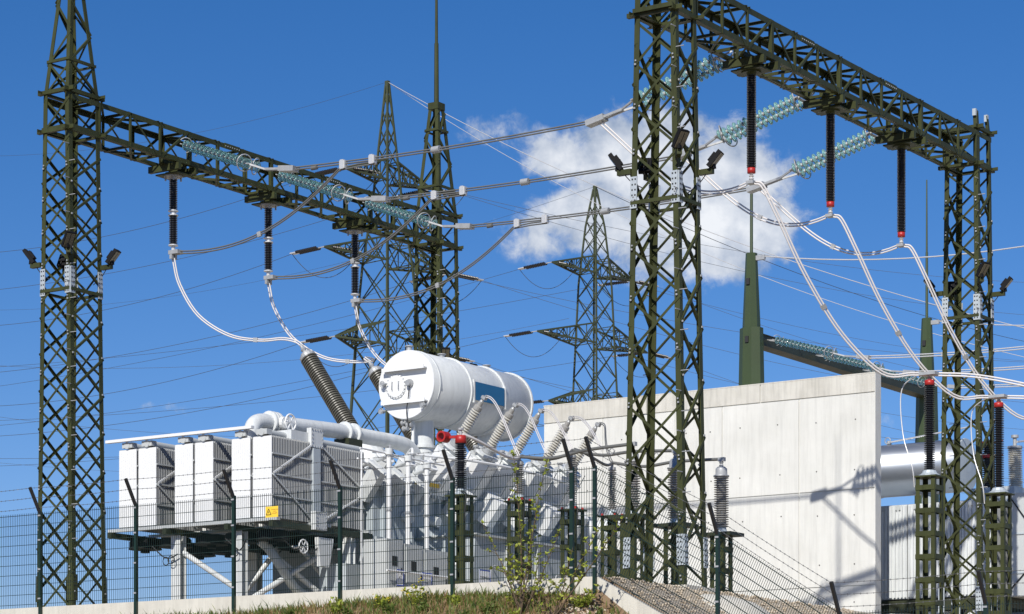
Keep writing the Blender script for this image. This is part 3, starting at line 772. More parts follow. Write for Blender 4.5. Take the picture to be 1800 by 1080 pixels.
for p, q in (((-10.95, -1.25, 1.2), (-9.45, -1.25, .35)), ((-10.6, -.2, 0), (-9.9, .6, 1.4)), ((-9.2, -.9, 1.35), (-8.6, .9, .1)), ((-9.4, 1.1, 0), (-9.9, .3, 1.35)), ((-9.0, .2, 1.35), (-8.5, 1.1, .15)), ((-9.3, -1.2, .1), (-8.5, .6, 1.3))):
    MB().tube([p, q], .06, 12).build('strut', 'white', T)
def fan(parent, b, a, z):
    m = MB().lathe((b, a, z), (0,0,-1), [(0,.30),(.04,.34),(.16,.34),(.20,.36),(.21,.10),(.27,.10)], 20); return m.build('cooling_fan', 'lamp_black', parent)
for b in (-12.25, -11.4, -10.4, -9.6, -8.75):
    for a in (-1.0, .75): fan(T, b, a, RZ0-.205)
for (b, a) in ((-8.35, -.42), (-8.35, 1.62)):
    pass
for (b, a, z, s) in ((-8.33, -.14, 3.52, .20), (-8.10, -.30, 1.78, .19)):
    bx = MB().box((b-.06, a-s, z-s), (b+.06, a+s, z+s)).build('terminal_box', 'white', T)
    m = MB()
    for i in range(5):
        for sgn in (-1, 1):
            y = a-s+.03+i*(2*s-.06)/4
            m.box((b+.06, y-.012, z+sgn*(s-.03)-.012), (b+.075, y+.012, z+sgn*(s-.03)+.012)); m.box((b+.06, a+sgn*(s-.03)-.012, z-s+.03+i*(2*s-.06)/4-.012), (b+.075, a+sgn*(s-.03)+.012, z-s+.03+i*(2*s-.06)/4+.012))
    m.build('cover_screws', 'galv', bx, kind='stuff')
MB().box((-8.7, -.29, RZ0+.05), (-8.25, -.06, 3.3)).build('duct', 'grey_tank', T)
MB().box((-8.75, -.9, 3.42), (-8.35, -.1, 3.62)).build('top_header_box', 'white', T)
w = MB(); c = Vector((-8.15, -.75, 1.22)); w.ring(c, (1,0,0), .14, .016, 20, 6); w.cyl(c-Vector((.3,0,0)), c, .03, 10)
for i in range(3):
    t = i*math.pi/3; d = Vector((0, math.cos(t), math.sin(t)))*.14; w.beam(c-d, c+d, .02)
w.build('handwheel', 'white_clean', T)
MB().hexa([(-8.2, -.25, .85), (-8.1, -.25, .85), (-8.1, .05, .85), (-8.2, .05, .85), (-8.2, -.32, 1.45), (-8.1, -.32, 1.45), (-8.1, .2, 1.45), (-8.2, .2, 1.45)]).build('bracket', 'white', T)
for pts in (((-11.6, -1.5, 1.35), (-11.3, -1.5, 1.12), (-11.1, -1.5, 1.08), (-10.9, -1.5, 1.15)), ((-9.6, -1.5, 1.4), (-9.35, -1.5, 1.22), (-9.2, -1.5, 1.15), (-9.05, -1.5, 1.35)), ((-8.2, -1.3, 1.3), (-8.15, -1.0, 1.12), (-8.15, -.8, 1.25), (-8.15, -.5, 1.1), (-8.15, -.2, 1.3))):
    MB().tube(spline(pts, 6), .014, 6).build('cable_loop', 'rubber', T)
for (b, a, z) in ((-11.22, -1.5, 1.02), (-11.08, -1.5, 1.04), (-9.35, -1.5, 1.10)): MB().ring((b, a, z), (0,1,0), .085, .010, 16, 5).build('cable_loop', 'rubber', T)
MB().tube(spline([(-9.1, -.9, 1.4), (-8.9, -.6, .9), (-8.9, 0, .4), (-8.7, .6, .25), (-8.5, 1.4, .3)], 6), .10, 14).build('drain_pipe', 'grey_tank', T)
MB().box((-8.6, .35, .12), (-7.9, 1.1, .95)).build('control_cabinet', 'grey_tank', T)
# control cabinets with risers
for i, (a0, a1, zt) in enumerate(((.42, 1.0, 1.42), (1.05, 1.7, 1.36), (1.75, 2.6, 1.30))):
    c = MB().box((-7.5, a0, .05), (-6.9, a1, zt)).build('control_cabinet', 'grey_box', T)
    MB().box((-6.9, a0+.05, .12), (-6.885, a1-.05, zt-.06)).build('door', 'grey_box', c)
    MB().box((-6.886, (a0+a1)/2-.12, zt-.55), (-6.878, (a0+a1)/2+.06, zt-.35)).build('window', 'hole', c)
    MB().beam((-6.87, a1-.1, zt-.72), (-6.87, a1-.1, zt-.58), .02).build('handle', 'rubber', c)
for a, zt in ((.58, 3.16), (1.25, 3.10), (1.92, 3.02)):
    m = MB().cyl((-6.96, a, .9), (-6.96, a, zt), .05, 14).build('riser_pipe', 'white_clean', T)
    MB().cyl((-6.96, a, zt), (-6.96, a, zt+.13), .085, 12).build('riser_cap', 'white', m)
    MB().cyl((-6.96, a, 2.0), (-6.96, a, 2.05), .07, 12).build('clamp', 'galv', m)
    MB().tube([(-6.96, a, zt-.02), (-8.3, a+.9, zt-.02)], .045, 10).build('branch_pipe', 'white', m)
    MB().obox((-7.35, a+.22, zt-.22), (.8,0,-.6), (0,1,0), (.6,0,.8), (.30, .12, .02)).build('gusset', 'white', m)
for (p, q) in (((-7.0, -.35, 3.2), (-7.0, 2.6, 3.16)), ((-7.0, -.3, 3.2), (-7.0, -.3, .2)), ((-7.1, -.3, 3.0), (-8.2, 1.9, 3.05)), ((-7.1, 2.0, 3.35), (-8.8, 4.3, 3.35)), ((-6.8, .3, .75), (-6.8, 2.6, .75)), ((-6.8, .3, .3), (-6.8, 1.5, .3)), ((-8.25, 1.7, 3.45), (-8.25, 6.0, 3.3)), ((-7.9, 2.6, 2.95), (-7.9, 8.9, 2.95))):
    MB().tube([p, q], .02, 8).build('rail', 'white_clean', T)
MB().tube(spline([(-6.9, 2.62, 1.0), (-6.75, 2.75, 1.05), (-6.7, 2.8, .9), (-6.72, 2.8, .3)], 6), .045, 10).build('conduit', 'white_clean', T)
# LV bushings on tilted turrets
LVT = [px_b(x, y, -6.9) for x, y in ((850, 700), (905, 713), (950, 723), (1003, 736), (1050, 747))]
LV_TIPS = []
bd = Vector((.60, 0, .80))
def ngon_prism(p0, d, L, r, n, mat, name, parent, side=Vector((0,1,0))):
    d = d.normalized(); x = side; y = d.cross(x); vs = []
    for t in (0, L):
        vs += [p0+d*t+(x*math.cos(2*math.pi*(k+.0)/n)+y*math.sin(2*math.pi*(k+.0)/n))*r for k in range(n)]
    return MB().add(vs, [(k,(k+1)%n,n+(k+1)%n,n+k) for k in range(n)]+[tuple(range(n-1,-1,-1)), tuple(range(n,2*n))]).build(name, mat, parent)
for k, tp in enumerate(LVT):
    a = tp.y; tip = Vector((-6.9, a, tp.z)); base = tip-bd*1.17; LV_TIPS.append(tip)
    tu = ngon_prism(base-bd*1.35, bd, 1.10, .36, 6, 'white_clean', 'turret', T)
    MB().lathe(base-bd*.27, bd, [(0,.34),(.05,.34),(.051,.22),(.14,.21),(.141,.30),(.20,.30)], 24).build('turret_flange', 'white', tu)
    ngon_prism(base-bd*1.55+Vector((.58, .30, -.30)), Vector((.62, 0, .78)), .62, .26, 6, 'white_clean', 'side_pocket', tu)
    for s in (-1, 1): MB().beam(base-bd*1.2+Vector((.42, s*.18, -.05)), base-bd*.25+Vector((.40, s*.18, .0)), .014).build('conduit', 'galv', tu)
    br = MB().lathe(base-bd*.06, bd, [(0,.15),(.10,.15),(.11,.11),(.17,.10)], 18).build('bushing', 'galv', T)
    sheds(MB(), base+bd*.10, base+bd*.86, .068, .116, .058, 18).build('shed_stack', 'porcelain_light', br)
    MB().lathe(base+bd*.86, bd, [(0,.085),(.02,.10),(.10,.095),(.12,.06),(.20,.055),(.21,.035)], 14).build('cap', 'silicone_grey', br)
    MB().lathe(base+bd*1.04, bd, [(0,.035),(.04,.05),(.08,.03),(.12,.055),(.16,.055),(.17,.02)], 10).build('terminal', 'galv', br)
    MB().obox(tip+Vector((.02,0,0)), (.8,0,-.6), (0,1,0), (.6,0,.8), (.055, .05, .03)).build('clamp', 'galv', br)
    m = MB()
    for dx in (-.035, .035):
        for dy in (-.03, .03): m.lathe(tip+Vector((.02+dx, dy, .0)), (.6,0,.8), [(0,.013),(.065,.013)], 6)
    m.build('clamp_bolts', 'galv', br, kind='stuff')
    for s in (-1, 1):
        MB().lathe(base-bd*.1+Vector((-.12, s*.24, .02)), (0,0,1), [(0,.05),(.10,.05),(.11,.07),(.15,.07)], 10).build('vent_valve', 'galv', br)
for k, a in enumerate((1.15, 1.95, 2.75)):
    p = Vector((-8.35, a+.35, 2.45))
    tu = ngon_prism(p, bd, 1.0, .20, 6, 'white', 'cable_turret', T)
    MB().lathe(p+bd*1.0, bd, [(0,.21),(.04,.21),(.041,.10),(.12,.09)], 16).build('turret_flange', 'white_clean', tu)
    MB().lathe(p+bd*1.06+Vector((.02, .12, 0)), (0,0,1), [(0,.04),(.10,.04),(.11,.07),(.15,.07)], 10).build('vent_valve', 'galv', tu)
gr_ = random.Random(21)
for k in range(9):                                             # small oil lines over the cover
    a = 2.2+k*.85; b = -8.2-gr_.uniform(0, .4)
    MB().tube(spline([(b, a, 2.8), (b+.05, a+.1, 3.35+gr_.uniform(0, .25)), (b-.3, a+.5, 3.55+gr_.uniform(0, .2)), (b-.8, a+.7, 3.3)], 5), gr_.uniform(.018, .04), 8).build('oil_line', 'white_clean' if k % 3 else 'galv', T)
    MB().lathe((b+.05, a+.1, 3.30), (0,0,1), [(0,.05),(.03,.075),(.07,.075),(.10,.05)], 10).build('line_flange', 'galv', T)
for k in range(8):                                             # gussets and lifting lugs under the rim
    a = 2.3+k*1.0
    MB().hexa([(-8.15, a, 2.3), (-8.10, a, 2.3), (-8.10, a+.03, 2.3), (-8.15, a+.03, 2.3), (-8.15, a, 2.69), (-7.85, a, 2.69), (-7.85, a+.03, 2.69), (-8.15, a+.03, 2.69)]).build('gusset', 'white_clean', T)
    MB().cyl((-8.14, a+.4, 2.15), (-7.92, a+.4, 2.10), .11, 14).build('hand_hole', 'white', T)
MB().box((-7.98, 2.9, 2.86), (-7.94, 3.9, 2.95)).build('yellow_strip', 'yellow', T)
MB().tube(spline([(-8.0, 2.7, 3.5), (-7.3, 4.4, 3.45), (-7.2, 6.5, 3.40), (-7.5, 8.8, 3.35)], 6), .03, 8).build('collecting_pipe', 'white_clean', T)
cyl_ = MB().cyl((-7.3, 8.9, 2.35), (-6.3, 9.5, 2.35), .22, 18).build('side_pipe', 'white', T)
MB().lathe((-6.3, 9.5, 2.35), (1,.6,0), [(0,.28),(.05,.28)], 18).build('flange', 'galv', cyl_)
# HV bushings
hd = Vector((-.577, 0, .817))
for k, tp in enumerate(HV_TOP):
    base = tp-hd*3.0
    tu = MB().lathe(base-hd*.5, hd, [(0,.42),(.55,.42),(.56,.46),(.62,.46),(.63,.28),(.75,.26)], 20).build('bushing_turret', 'white', T)
    br = sheds(MB(), base+hd*.25, tp-hd*.16, .165, .205, .062, 20).build('high_voltage_bushing', 'porcelain', T)
    MB().lathe(tp-hd*.17, hd, [(0,.16),(.01,.195),(.08,.195),(.09,.15),(.15,.14),(.16,.08)], 20).build('cap', 'galv', br)
    m = MB().lathe(tp, hd, [(0,.07),(.05,.04),(.10,.07),(.16,.04),(.24,.04)], 10); m.build('terminal', 'galv', br)
# small signs on the cabinets
def text_mesh(txt, size, mat, parent, name, M):
    cu = bpy.data.curves.new(name, 'FONT'); cu.body = txt; cu.size = size; cu.align_x = 'CENTER'; cu.align_y = 'CENTER'
    tmp = bpy.data.objects.new('tmp', cu); col.objects.link(tmp)
    dg = bpy.context.evaluated_depsgraph_get(); me = bpy.data.meshes.new_from_object(tmp.evaluated_get(dg))
    bpy.data.objects.remove(tmp); me.materials.clear(); me.materials.append(MATS[mat])
    o = link(name, me, parent, None); o.matrix_basis = M; return o
def sign_axes(p, parent, nrm):            # text plane facing nrm, upright
    n = Vector(nrm); x = Vector((0,0,1)).cross(n); q = Vector(p)-ORG[parent]
    return Matrix(((x.x, 0, n.x, q.x), (x.y, 0, n.y, q.y), (0, 1, 0, q.z), (0,0,0,1)))
def framed_sign(org, w, h, lines, size, label, nrm=(1,0,0)):
    s = MB().box((org[0], org[1]-w/2, org[2]-h/2), (org[0]+.008, org[1]+w/2, org[2]+h/2)).build('sign', 'sign_white', None, org)
    tag(s, label, 'sign')
    x1 = org[0]+.010; t = .022
    for lo, hi in (((-w/2, h/2-t), (w/2, h/2)), ((-w/2, -h/2), (w/2, -h/2+t)), ((-w/2, -h/2+t), (-w/2+t, h/2-t)), ((w/2-t, -h/2+t), (w/2, h/2-t))):
        MB().box((org[0]+.008, org[1]+lo[0], org[2]+lo[1]), (x1, org[1]+hi[0], org[2]+hi[1])).build('border', 'blue_line', s)
    for i, ln in enumerate(lines):
        text_mesh(ln, size, 'ink', s, 'lettering', sign_axes((x1+.002, org[1], org[2]+(len(lines)-1)*size*.62-i*size*1.25), s, nrm))
p = px_b(852, 1017, -6.54); framed_sign((-6.54, p.y, p.z), .42, .36, ['220MVA'], .105, 'blue-framed white rating sign lettered 220MVA on the transformer')
p = px_b(750, 1020, -6.875); framed_sign((-6.875, p.y, p.z), .36, .30, ['1U 1V 1W', '2U 2V 2W', 'N'], .062, 'blue-framed white sign with three rows of small letters on a grey cabinet')
p = px_b(703, 1016, -6.875); framed_sign((-6.875, p.y, p.z), .26, .34, ['AT'], .08, 'narrow blue-framed sign on the grey cabinet under the white riser pipes')

# ------------------------------------------------------------------ arresters and supports on their olive stands
def stand(b, a, z0, z1, w, label, group=None, rungs=5, d=None, cap=True):
    d = d or w
    r = thing('equipment_stand', (b, a, z0), label, 'stand', group)
    for sb in (-1, 1):
        for sa in (-1, 1):
            bar('leg', (b+sb*w/2, a+sa*d/2, z0), (b+sb*w/2, a+sa*d/2, z1), .085, r, 'olive', (-sb, 0, 0), (0, -sa, 0))
    st = (z1-z0)/rungs
    for i in range(rungs):
        z = z0+(i+.55)*st
        for s in (-1, 1):
            MB().box((b-w/2, a+s*d/2-.004+s*.008, z-.05), (b+w/2, a+s*d/2+.004+s*.008, z+.05)).build('batten', 'olive', r)
            MB().box((b+s*w/2-.004+s*.008, a-d/2, z-.052), (b+s*w/2+.004+s*.008, a+d/2, z+.052)).build('batten', 'olive', r)
    if cap: MB().box((b-w/2-.05, a-d/2-.05, z1), (b+w/2+.05, a+d/2+.05, z1+.03)).build('cap_plate', 'olive', r)
    return r
for P, wh in ((PA, 'nearer the wall end'), (PB, 'beside the flat-topped column'), (PC, 'farthest along the row')):
    b, a = P.x, P.y; zs = 2.60
    gz = ground_z(b, a)-.1
    stand(b, a, gz, zs, .42, 'tall olive ladder-like stand under the red-topped arrester %s' % wh, 'stands of the red-topped arresters', 8)
    r = thing('surge_arrester', (b, a, zs+.03), 'black ribbed surge arrester with red top on a tall stand %s' % wh, 'surge arrester', 'red-topped arresters on tall stands')
    MB().lathe((b, a, zs+.03), (0,0,1), [(0,.22),(.03,.22),(.06,.16),(.12,.13),(.13,.09)], 12).build('base', 'galv_plate', r)
    sheds(MB(), (b, a, zs+.14), (b, a, P.z-.13), .062, .115, .038).build('shed_stack', 'black_sheds', r)
    MB().lathe((b, a, P.z-.14), (0,0,1), [(0,.06),(.01,.105),(.11,.10),(.12,.06)], 14, True).build('red_cap', 'red', r)
    MB().lathe((b, a, P.z-.03), (0,0,1), [(0,.03),(.04,.06),(.06,.03),(.10,.06),(.12,.03)], 10).build('terminal', 'galv', r)
    MB().box((b-.18, a-.14, P.z+.07), (b+.18, a+.14, P.z+.13)).build('cable_clamp', 'galv', r)
    MB().tube(spline([(b-.2, a-.1, P.z+.1), (b-.55, a-.15, P.z-.2), (b-.5, a-.2, P.z-1.1), (b-.25, a-.3, P.z-1.8), (b-.22, a-.25, zs-.2)], 8), .013, 8).build('earth_lead', 'alu', r)
# arresters in front of the transformer
FRONT = [(810, 775, 874), (913, 812, 884), (1006, 800, 899), (1076, 822, 910)]
FB = -4.28; FTOPS = []
for i, (x, yt, ys) in enumerate(FRONT):
    s = px_b(x, ys, FB); t = px_b(x, yt, FB); a = s.y
    desc = ('under the black red-capped arrester', 'of the grey insulator by the leafy young tree', 'of the grey insulator behind the fence corner bay', 'of the grey insulator behind the fence corner post')[i]
    stand(FB, a, 0, s.z, .36, 'low olive stand %s' % desc, 'low stands before the transformer', 4)
    r = thing('surge_arrester' if i == 0 else 'post_insulator', (FB, a, s.z+.03),
              ('black ribbed surge arrester with red cap and red side ring', 'slim grey insulator on the low stand by the leafy young tree', 'slim grey insulator on the low stand behind the last straight fence bay', 'slim grey insulator on the low stand behind the fence corner post')[i],
              'surge arrester' if i == 0 else 'insulator', 'insulators before the transformer')
    MB().lathe((FB, a, s.z+.03), (0,0,1), [(0,.13),(.04,.13),(.06,.10),(.13,.09)], 12).build('base', 'galv_plate', r)
    sheds(MB(), (FB, a, s.z+.15), (FB, a, t.z-.05), .055 if i else .065, .095 if i else .115, .042).build('shed_stack', 'silicone_grey' if i else 'black_sheds', r)
    if i == 0:
        MB().lathe((FB, a, t.z-.06), (0,0,1), [(0,.06),(.01,.115),(.16,.105),(.17,.05)], 14, True).build('red_cap', 'red', r)
        q = Vector((FB-.34, a-.1, t.z+.09)); MB().lathe(q-Vector((0,.10,0)), (0,1,0), [(0,.075),(0,.11),(.20,.11),(.20,.075),(0,.075)], 20, caps=False).build('red_hood', 'red', r)
        MB().beam((FB-.30, a-.05, t.z+.08), (FB, a, t.z+.08), .05).build('red_arm', 'red', r)
        MB().lathe((FB, a, t.z+.10), (0,0,1), [(0,.03),(.10,.03),(.11,.06),(.15,.06)], 10).build('terminal', 'galv', r)
    else:
        MB().lathe((FB, a, t.z-.06), (0,0,1), [(0,.06),(.01,.08),(.06,.08),(.07,.03),(.16,.03)], 12).build('terminal', 'galv', r)
        m = MB()
        for (dx, dy) in ((-.16, -.14), (.16, -.14), (-.16, .14), (.16, .14)): m.lathe((FB+dx, a+dy, s.z+.03), (0,0,1), [(0,.028),(.05,.028)], 8)
        m.build('red_bolts', 'red', r, kind='stuff')
    MB().tube(spline([(FB, a-.05, s.z+.1), (FB+.22, a-.15, s.z+.05), (FB+.25, a-.2, s.z-.2), (FB+.2, a-.18, s.z-.5)], 6), .016, 6).build('earth_lead', 'rubber', r)
    FTOPS.append(Vector((FB, a, t.z+.1)))
# cable terminations by the front column
BT = -1.5; TTOPS = []
for i, (x, yt, ys) in enumerate(((1112, 800, 905), (1187, 812, 920), (1268, 826, 936))):
    s = px_b(x, ys, BT); t = px_b(x, yt, BT); a = s.y
    wh = ('half hidden by the front column legs', 'behind the lit front leg of the column', 'standing free before the concrete wall')[i]
    r = thing('equipment_stand', (BT, a, 0), 'olive stand with wide top plate, its termination %s' % wh, 'stand', 'stands of the silver-capped terminations')
    for sb in (-1, 1):
        for sa in (-1, 1): bar('leg', (BT+sb*.16, a+sa*.2, 0), (BT+sb*.16, a+sa*.2, s.z-.09), .10, r, 'olive', (-sb, 0, 0), (0, -sa, 0))
    for z in (.35, .8, 1.25):
        for sa in (-1, 1): MB().box((BT-.16, a+sa*.208-.004, z-.05), (BT+.16, a+sa*.208+.004, z+.05)).build('batten', 'olive', r)
        for sb in (-1, 1): MB().box((BT+sb*.168-.004, a-.2, z-.05), (BT+sb*.168+.004, a+.2, z+.05)).build('batten', 'olive', r)
    MB().box((BT-.38, a-.30, s.z-.09), (BT+.38, a+.30, s.z-.02)).build('top_plate', 'olive_dark', r)
    r = thing('cable_termination', (BT, a, s.z-.02), 'grey ribbed cable termination with silver cap, %s' % wh, 'insulator', 'silver-capped cable terminations')
    MB().lathe((BT, a, s.z-.02), (0,0,1), [(0,.17),(.03,.17),(.04,.12),(.12,.10)], 14).build('base', 'galv_plate', r)
    sheds(MB(), (BT, a, s.z+.09), (BT, a, t.z-.16), .10, .155, .048, 18).build('shed_stack', 'silicone_grey', r)
    MB().lathe((BT, a, t.z-.16), (0,0,1), [(0,.10),(.01,.165),(.04,.165),(.05,.125),(.18,.12),(.22,.08),(.23,.04)], 18, True).build('cap', 'galv', r)
    MB().lathe((BT, a, t.z+.06), (0,0,1), [(0,.03),(.03,.05),(.06,.03),(.09,.05),(.12,.03),(.16,.03)], 10).build('terminal', 'galv', r)
    TTOPS.append(Vector((BT, a, t.z+.22)))
# tubular and flexible busbars from the arresters to the terminations
for i in range(3):
    p, q = FTOPS[i+1], TTOPS[i]
    r = thing('busbar', p, 'grey tubular busbar running from the %s slim insulator to its silver-capped termination' % ORD[i], 'busbar', 'busbars behind the fence corner')
    MB().tube(spline([p, p.lerp(q, .3)-Vector((0,0,.10)), p.lerp(q, .6)-Vector((0,0,.02)), q+Vector((.06, 0, 0))], 8), .034, 10).build('tube', 'alu_grey', r)
    MB().box(q-Vector((.06, .045, .045)), q+Vector((.08, .045, .035))).build('end_clamp', 'galv', r)
    MB().ring(p.lerp(q, .82)-Vector((0,0,.1)), (0,1,0), .07, .014, 4, 5).build('stirrup', 'galv', r)
LVN = ('under the blue plate', 'second from the blue plate', 'third from the blue plate', 'fourth from the blue plate', 'nearest the concrete wall end')
for i, tp in enumerate(LV_TIPS):
    q = (FTOPS[1], FTOPS[1].lerp(TTOPS[0], .25), FTOPS[2], FTOPS[2].lerp(TTOPS[1], .3), FTOPS[3])[i]
    e = tp+Vector((.08, 0, .02))
    pts = bez(e, e+Vector((.28, 0, .0)), q+Vector((-.35, .05, .55)), q, 18)
    twin('bushing_cable', pts, (.024, .01, .024), .0115, 'cable_white' if i < 4 else 'alu_grey', 'white twin cable dropping from the tilted grey bushing %s' % LVN[i], 'cable', 'cables off the tilted grey bushings')
for i in range(3):
    p, q = FTOPS[i]+Vector((.05, 0, .02)), FTOPS[i+1]
    MBX = bez(p, p+Vector((.25, .5, -.12)), q+Vector((.2, -.6, -.25)), q, 16)
    o = MB().tube(MBX, .032, 8).build('bus_cable', 'alu_grey' if i else 'cable_white', None, p)
    tag(o, 'grey sagging cable linking the %s pair of slim insulators before the transformer' % ('first', 'second', 'third')[i], 'cable', 'cables linking the slim insulators')

# ------------------------------------------------------------------ rear gantry of tapered steel masts
RB_ = BL; MA1, MA2 = 31.7, 45.3
RG = thing('mast_gantry', (RB_, MA1, 0), 'green tapered steel mast gantry with a dark boxed beam behind the concrete wall', 'gantry')
def mast(a, wide):
    zs = [(0, .52), (9.0, .45), (11.4, .40)]
    m = MB(); vs = []; n = 8
    for z, w_ in zs:
        vs += [(RB_+w_*math.cos(math.pi/8+k*math.pi/4), a+w_*.8*math.sin(math.pi/8+k*math.pi/4), z) for k in range(n)]
    m.add(vs, [(i*n+k, i*n+(k+1)%n, (i+1)*n+(k+1)%n, (i+1)*n+k) for i in range(2) for k in range(n)]+[tuple(range(2*n, 3*n))])
    q = m.build('mast', 'mast_green', RG)
    vs = []
    for z, w_ in ((11.38, .30), (13.85, .19)): vs += [(RB_+w_*math.cos(math.pi/8+k*math.pi/4), a+w_*math.sin(math.pi/8+k*math.pi/4), z) for k in range(n)]
    MB().add(vs, [(k, (k+1)%n, n+(k+1)%n, n+k) for k in range(n)]+[tuple(range(n, 2*n))]).build('mast_top', 'mast_green', q)
    MB().lathe((RB_, a, 13.8), (0,0,1), [(0,.055),(2.5,.05),(2.51,.04),(5.2,.025)], 8).build('lightning_rod', 'mast_green', q)
    MB().box((RB_+.16, a-.05, 13.6), (RB_+.5, a+.05, 13.75)).build('wire_bracket', 'galv', q)
    for z in (11.0, 12.9): MB().box((RB_-.06, a-(.345 if z < 12 else .27), z-.1), (RB_+.06, a-(.30 if z < 12 else .18), z+.1)).build('hatch', 'hole', q)
mast(MA1, 1); mast(MA2, 1)
MB().box((RB_-.20, MA1+.2, 10.90), (RB_+.20, MA2-.2, 11.24)).build('boxed_beam', 'olive_dark', RG)
for z in (10.875, 11.24): MB().box((RB_-.24, MA1+.2, z), (RB_+.24, MA2-.2, z+.025)).build('beam_flange', 'olive_dark', RG)
for k, a in enumerate((MA1+.7, MA1+4.2, MA1+7.8)):
    wh = ('by the mast over the wall', 'in the middle of the boxed beam', 'by the mast behind the arrester')[k]
    strain_string('strain_string', (RB_+.24, a, 11.1), (RB_+.60, a, 11.04), (RB_+2.65, a, 10.42), (RB_+3.7, a, 10.2), 'dark teal glass string on the rear boxed beam %s' % wh, 'glass strings on the rear gantry')
    p0 = Vector((RB_+3.7, a, 10.2)); p1 = Vector((-2.0, a, 10.1))
    pts = [p0.lerp(p1, t)-Vector((0,0,.35*4*t*(1-t)*.5)) for t in [i/14 for i in range(15)]]
    w = twin('conductor', pts, (0, .06, .05), .020, 'alu', 'pale twin conductor of the rear gantry, string %s' % wh, 'conductor', 'conductors of the rear gantry', (.3,))
for a, wh in ((MA1, 'over the concrete wall'), (MA2, 'behind the arresters')):
    p = Vector((RB_+.5, a, 13.7)); pts = [p+Vector((b, 0, -.012*b*(16-b))) for b in range(0, 17)]
    o = MB().tube(pts, .022, 6).build('earth_wire', 'alu', None, p); tag(o, 'single pale earth wire leaving the top of the green mast %s' % wh, 'wire', 'earth wires of the rear masts')

# ------------------------------------------------------------------ second transformer behind the wall
T2 = thing('power_transformer', (-5.5, 26, 0), 'grey transformer with silver conservator, half hidden behind the concrete wall', 'transformer')
MB().box((-10.5, 24.2, .3), (-1.5, 28.5, 3.3)).build('tank', 'grey_tank', T2)
c2 = MB().lathe((-11.0, 26.3, 5.62), (1,0,0), [(0,.76),(5.55,.76),(5.56,.74)], 48, True).build('conservator', 'silver', T2)
MB().lathe((-5.46, 26.3, 5.62), (1,0,0), [(0,.76),(.03,.775),(.06,.76),(.065,.70),(.10,.2)], 48).build('end_cap', 'grey_tank', c2)
for b in (-6.3, -8.2): MB().lathe((b, 26.3, 5.62), (1,0,0), [(0,.76),(0,.78),(.05,.78),(.05,.76)], 48, caps=False).build('band', 'silver', c2)
for b in (-9.6, -6.6): MB().cyl((b, 26.3, 3.2), (b, 26.3, 4.95), .2, 16).build('conservator_support', 'grey_tank', T2)
m = MB(); p = px_a(1563, 765, 26.3); m.cyl((p.x, 26.3, 6.3), (p.x, 26.3, 6.5), .07, 10); m.ring((p.x, 26.2, 6.5), (0,1,0), .09, .015, 14, 5); m.build('filler_valve', 'galv', c2)
MB().tube([(p.x+.1, 26.2, 6.45), (p.x+3.0, 25.6, 6.62)], .025, 8).build('vent_pipe', 'alu', c2)
RFACE2 = MB().box((-.243, -.014, .01), (.243, 0, 1.65))
for i in range(5): RFACE2.box((-.2+i*.1-.024, -.045, .03), (-.2+i*.1+.024, -.0142, 1.63))
RFACE2 = part_mesh(RFACE2, 'front_fin', 'white')
for i, x in enumerate((1553, 1580, 1612, 1643, 1676, 1707, 1737)):
    p = px_a(x, 890, 19.6)
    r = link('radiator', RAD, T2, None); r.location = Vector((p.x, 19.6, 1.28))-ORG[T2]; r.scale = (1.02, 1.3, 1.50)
    link('front_fin', RFACE2, r, None)
    o = link('header', RHEAD, r, None); o.location = (0, 0, 1.6); o.scale = (.7, 1, .7)
MB().box((-9.5, 19.5, .95), (-1.3, 21.4, 1.24)).build('radiator_frame', 'olive_dark', T2)
for b in (-4.6, -3.4, -2.2): MB().lathe((b, 20.0, .93), (0,0,-1), [(0,.45),(.2,.5),(.45,.45)], 20).build('cooling_fan', 'white', T2)
bx = MB().hexa([(-1.2, 19.4, 1.2), (2.0, 19.4, 1.2), (2.0, 22.4, 1.2), (-1.2, 22.4, 1.2), (-1.2, 19.4, 3.85), (2.0, 19.4, 3.75), (2.0, 22.4, 3.75), (-1.2, 22.4, 3.85)]).build('cooler_housing', 'grey_box', T2)
for z in (1.8, 2.8): MB().box((-1.19, 19.375, z-.02), (2.0, 19.40, z+.02)).build('housing_rail', 'grey_tank', bx)
for p, q in (((-1.15, 19.37, 3.7), (-.2, 19.37, 2.4)), ((-1.15, 19.37, 1.4), (-.2, 19.37, 2.4))): MB().beam(p, q, .025).build('housing_stay', 'lamp_black', bx)
# bushings of the second transformer
for i, (x, yt, yb, mat, rd) in enumerate(((1736, 783, 900, 'black_sheds', False), (1818, 800, 905, 'black_sheds', True))):
    p = px_b(x, yt, -2.6); q = px_b(x, yb, -2.6)
    r = thing('surge_arrester', (-2.6, p.y, q.z), ('black arrester with red rings beside the silver conservator', 'black arrester with red rings beyond the brown bushing')[i], 'surge arrester', 'red-ringed arresters of the grey transformer')
    sheds(MB(), (-2.6, p.y, q.z-.6), (-2.6, p.y, p.z), .09, .15, .05).build('shed_stack', mat, r)
    for dz in (0, -.35):
        MB().lathe((-2.6, p.y, p.z+dz), (0,0,1), [(0,.09),(.01,.18),(.09,.18),(.10,.09)], 16).build('red_ring', 'red', r)
        MB().beam((-2.6, p.y, p.z+dz+.05), (-2.1, p.y-.2, p.z+dz+.05), .05).build('red_arm', 'red', r)
p = px_b(1787, 790, -2.2); q = px_b(1787, 885, -2.2)
for j, da in enumerate((0,)):
    br = sheds(MB(), (-2.2, p.y, q.z-.4), (-2.25, p.y, p.z), .13, .19, .05, 18).build('high_voltage_bushing', 'porcelain_light', T2)
    MB().lathe((-2.25, p.y, p.z), (0,0,1), [(0,.13),(.02,.20),(.08,.20),(.09,.05),(.30,.05),(.31,.10),(.38,.10)], 14).build('cap', 'galv', br)
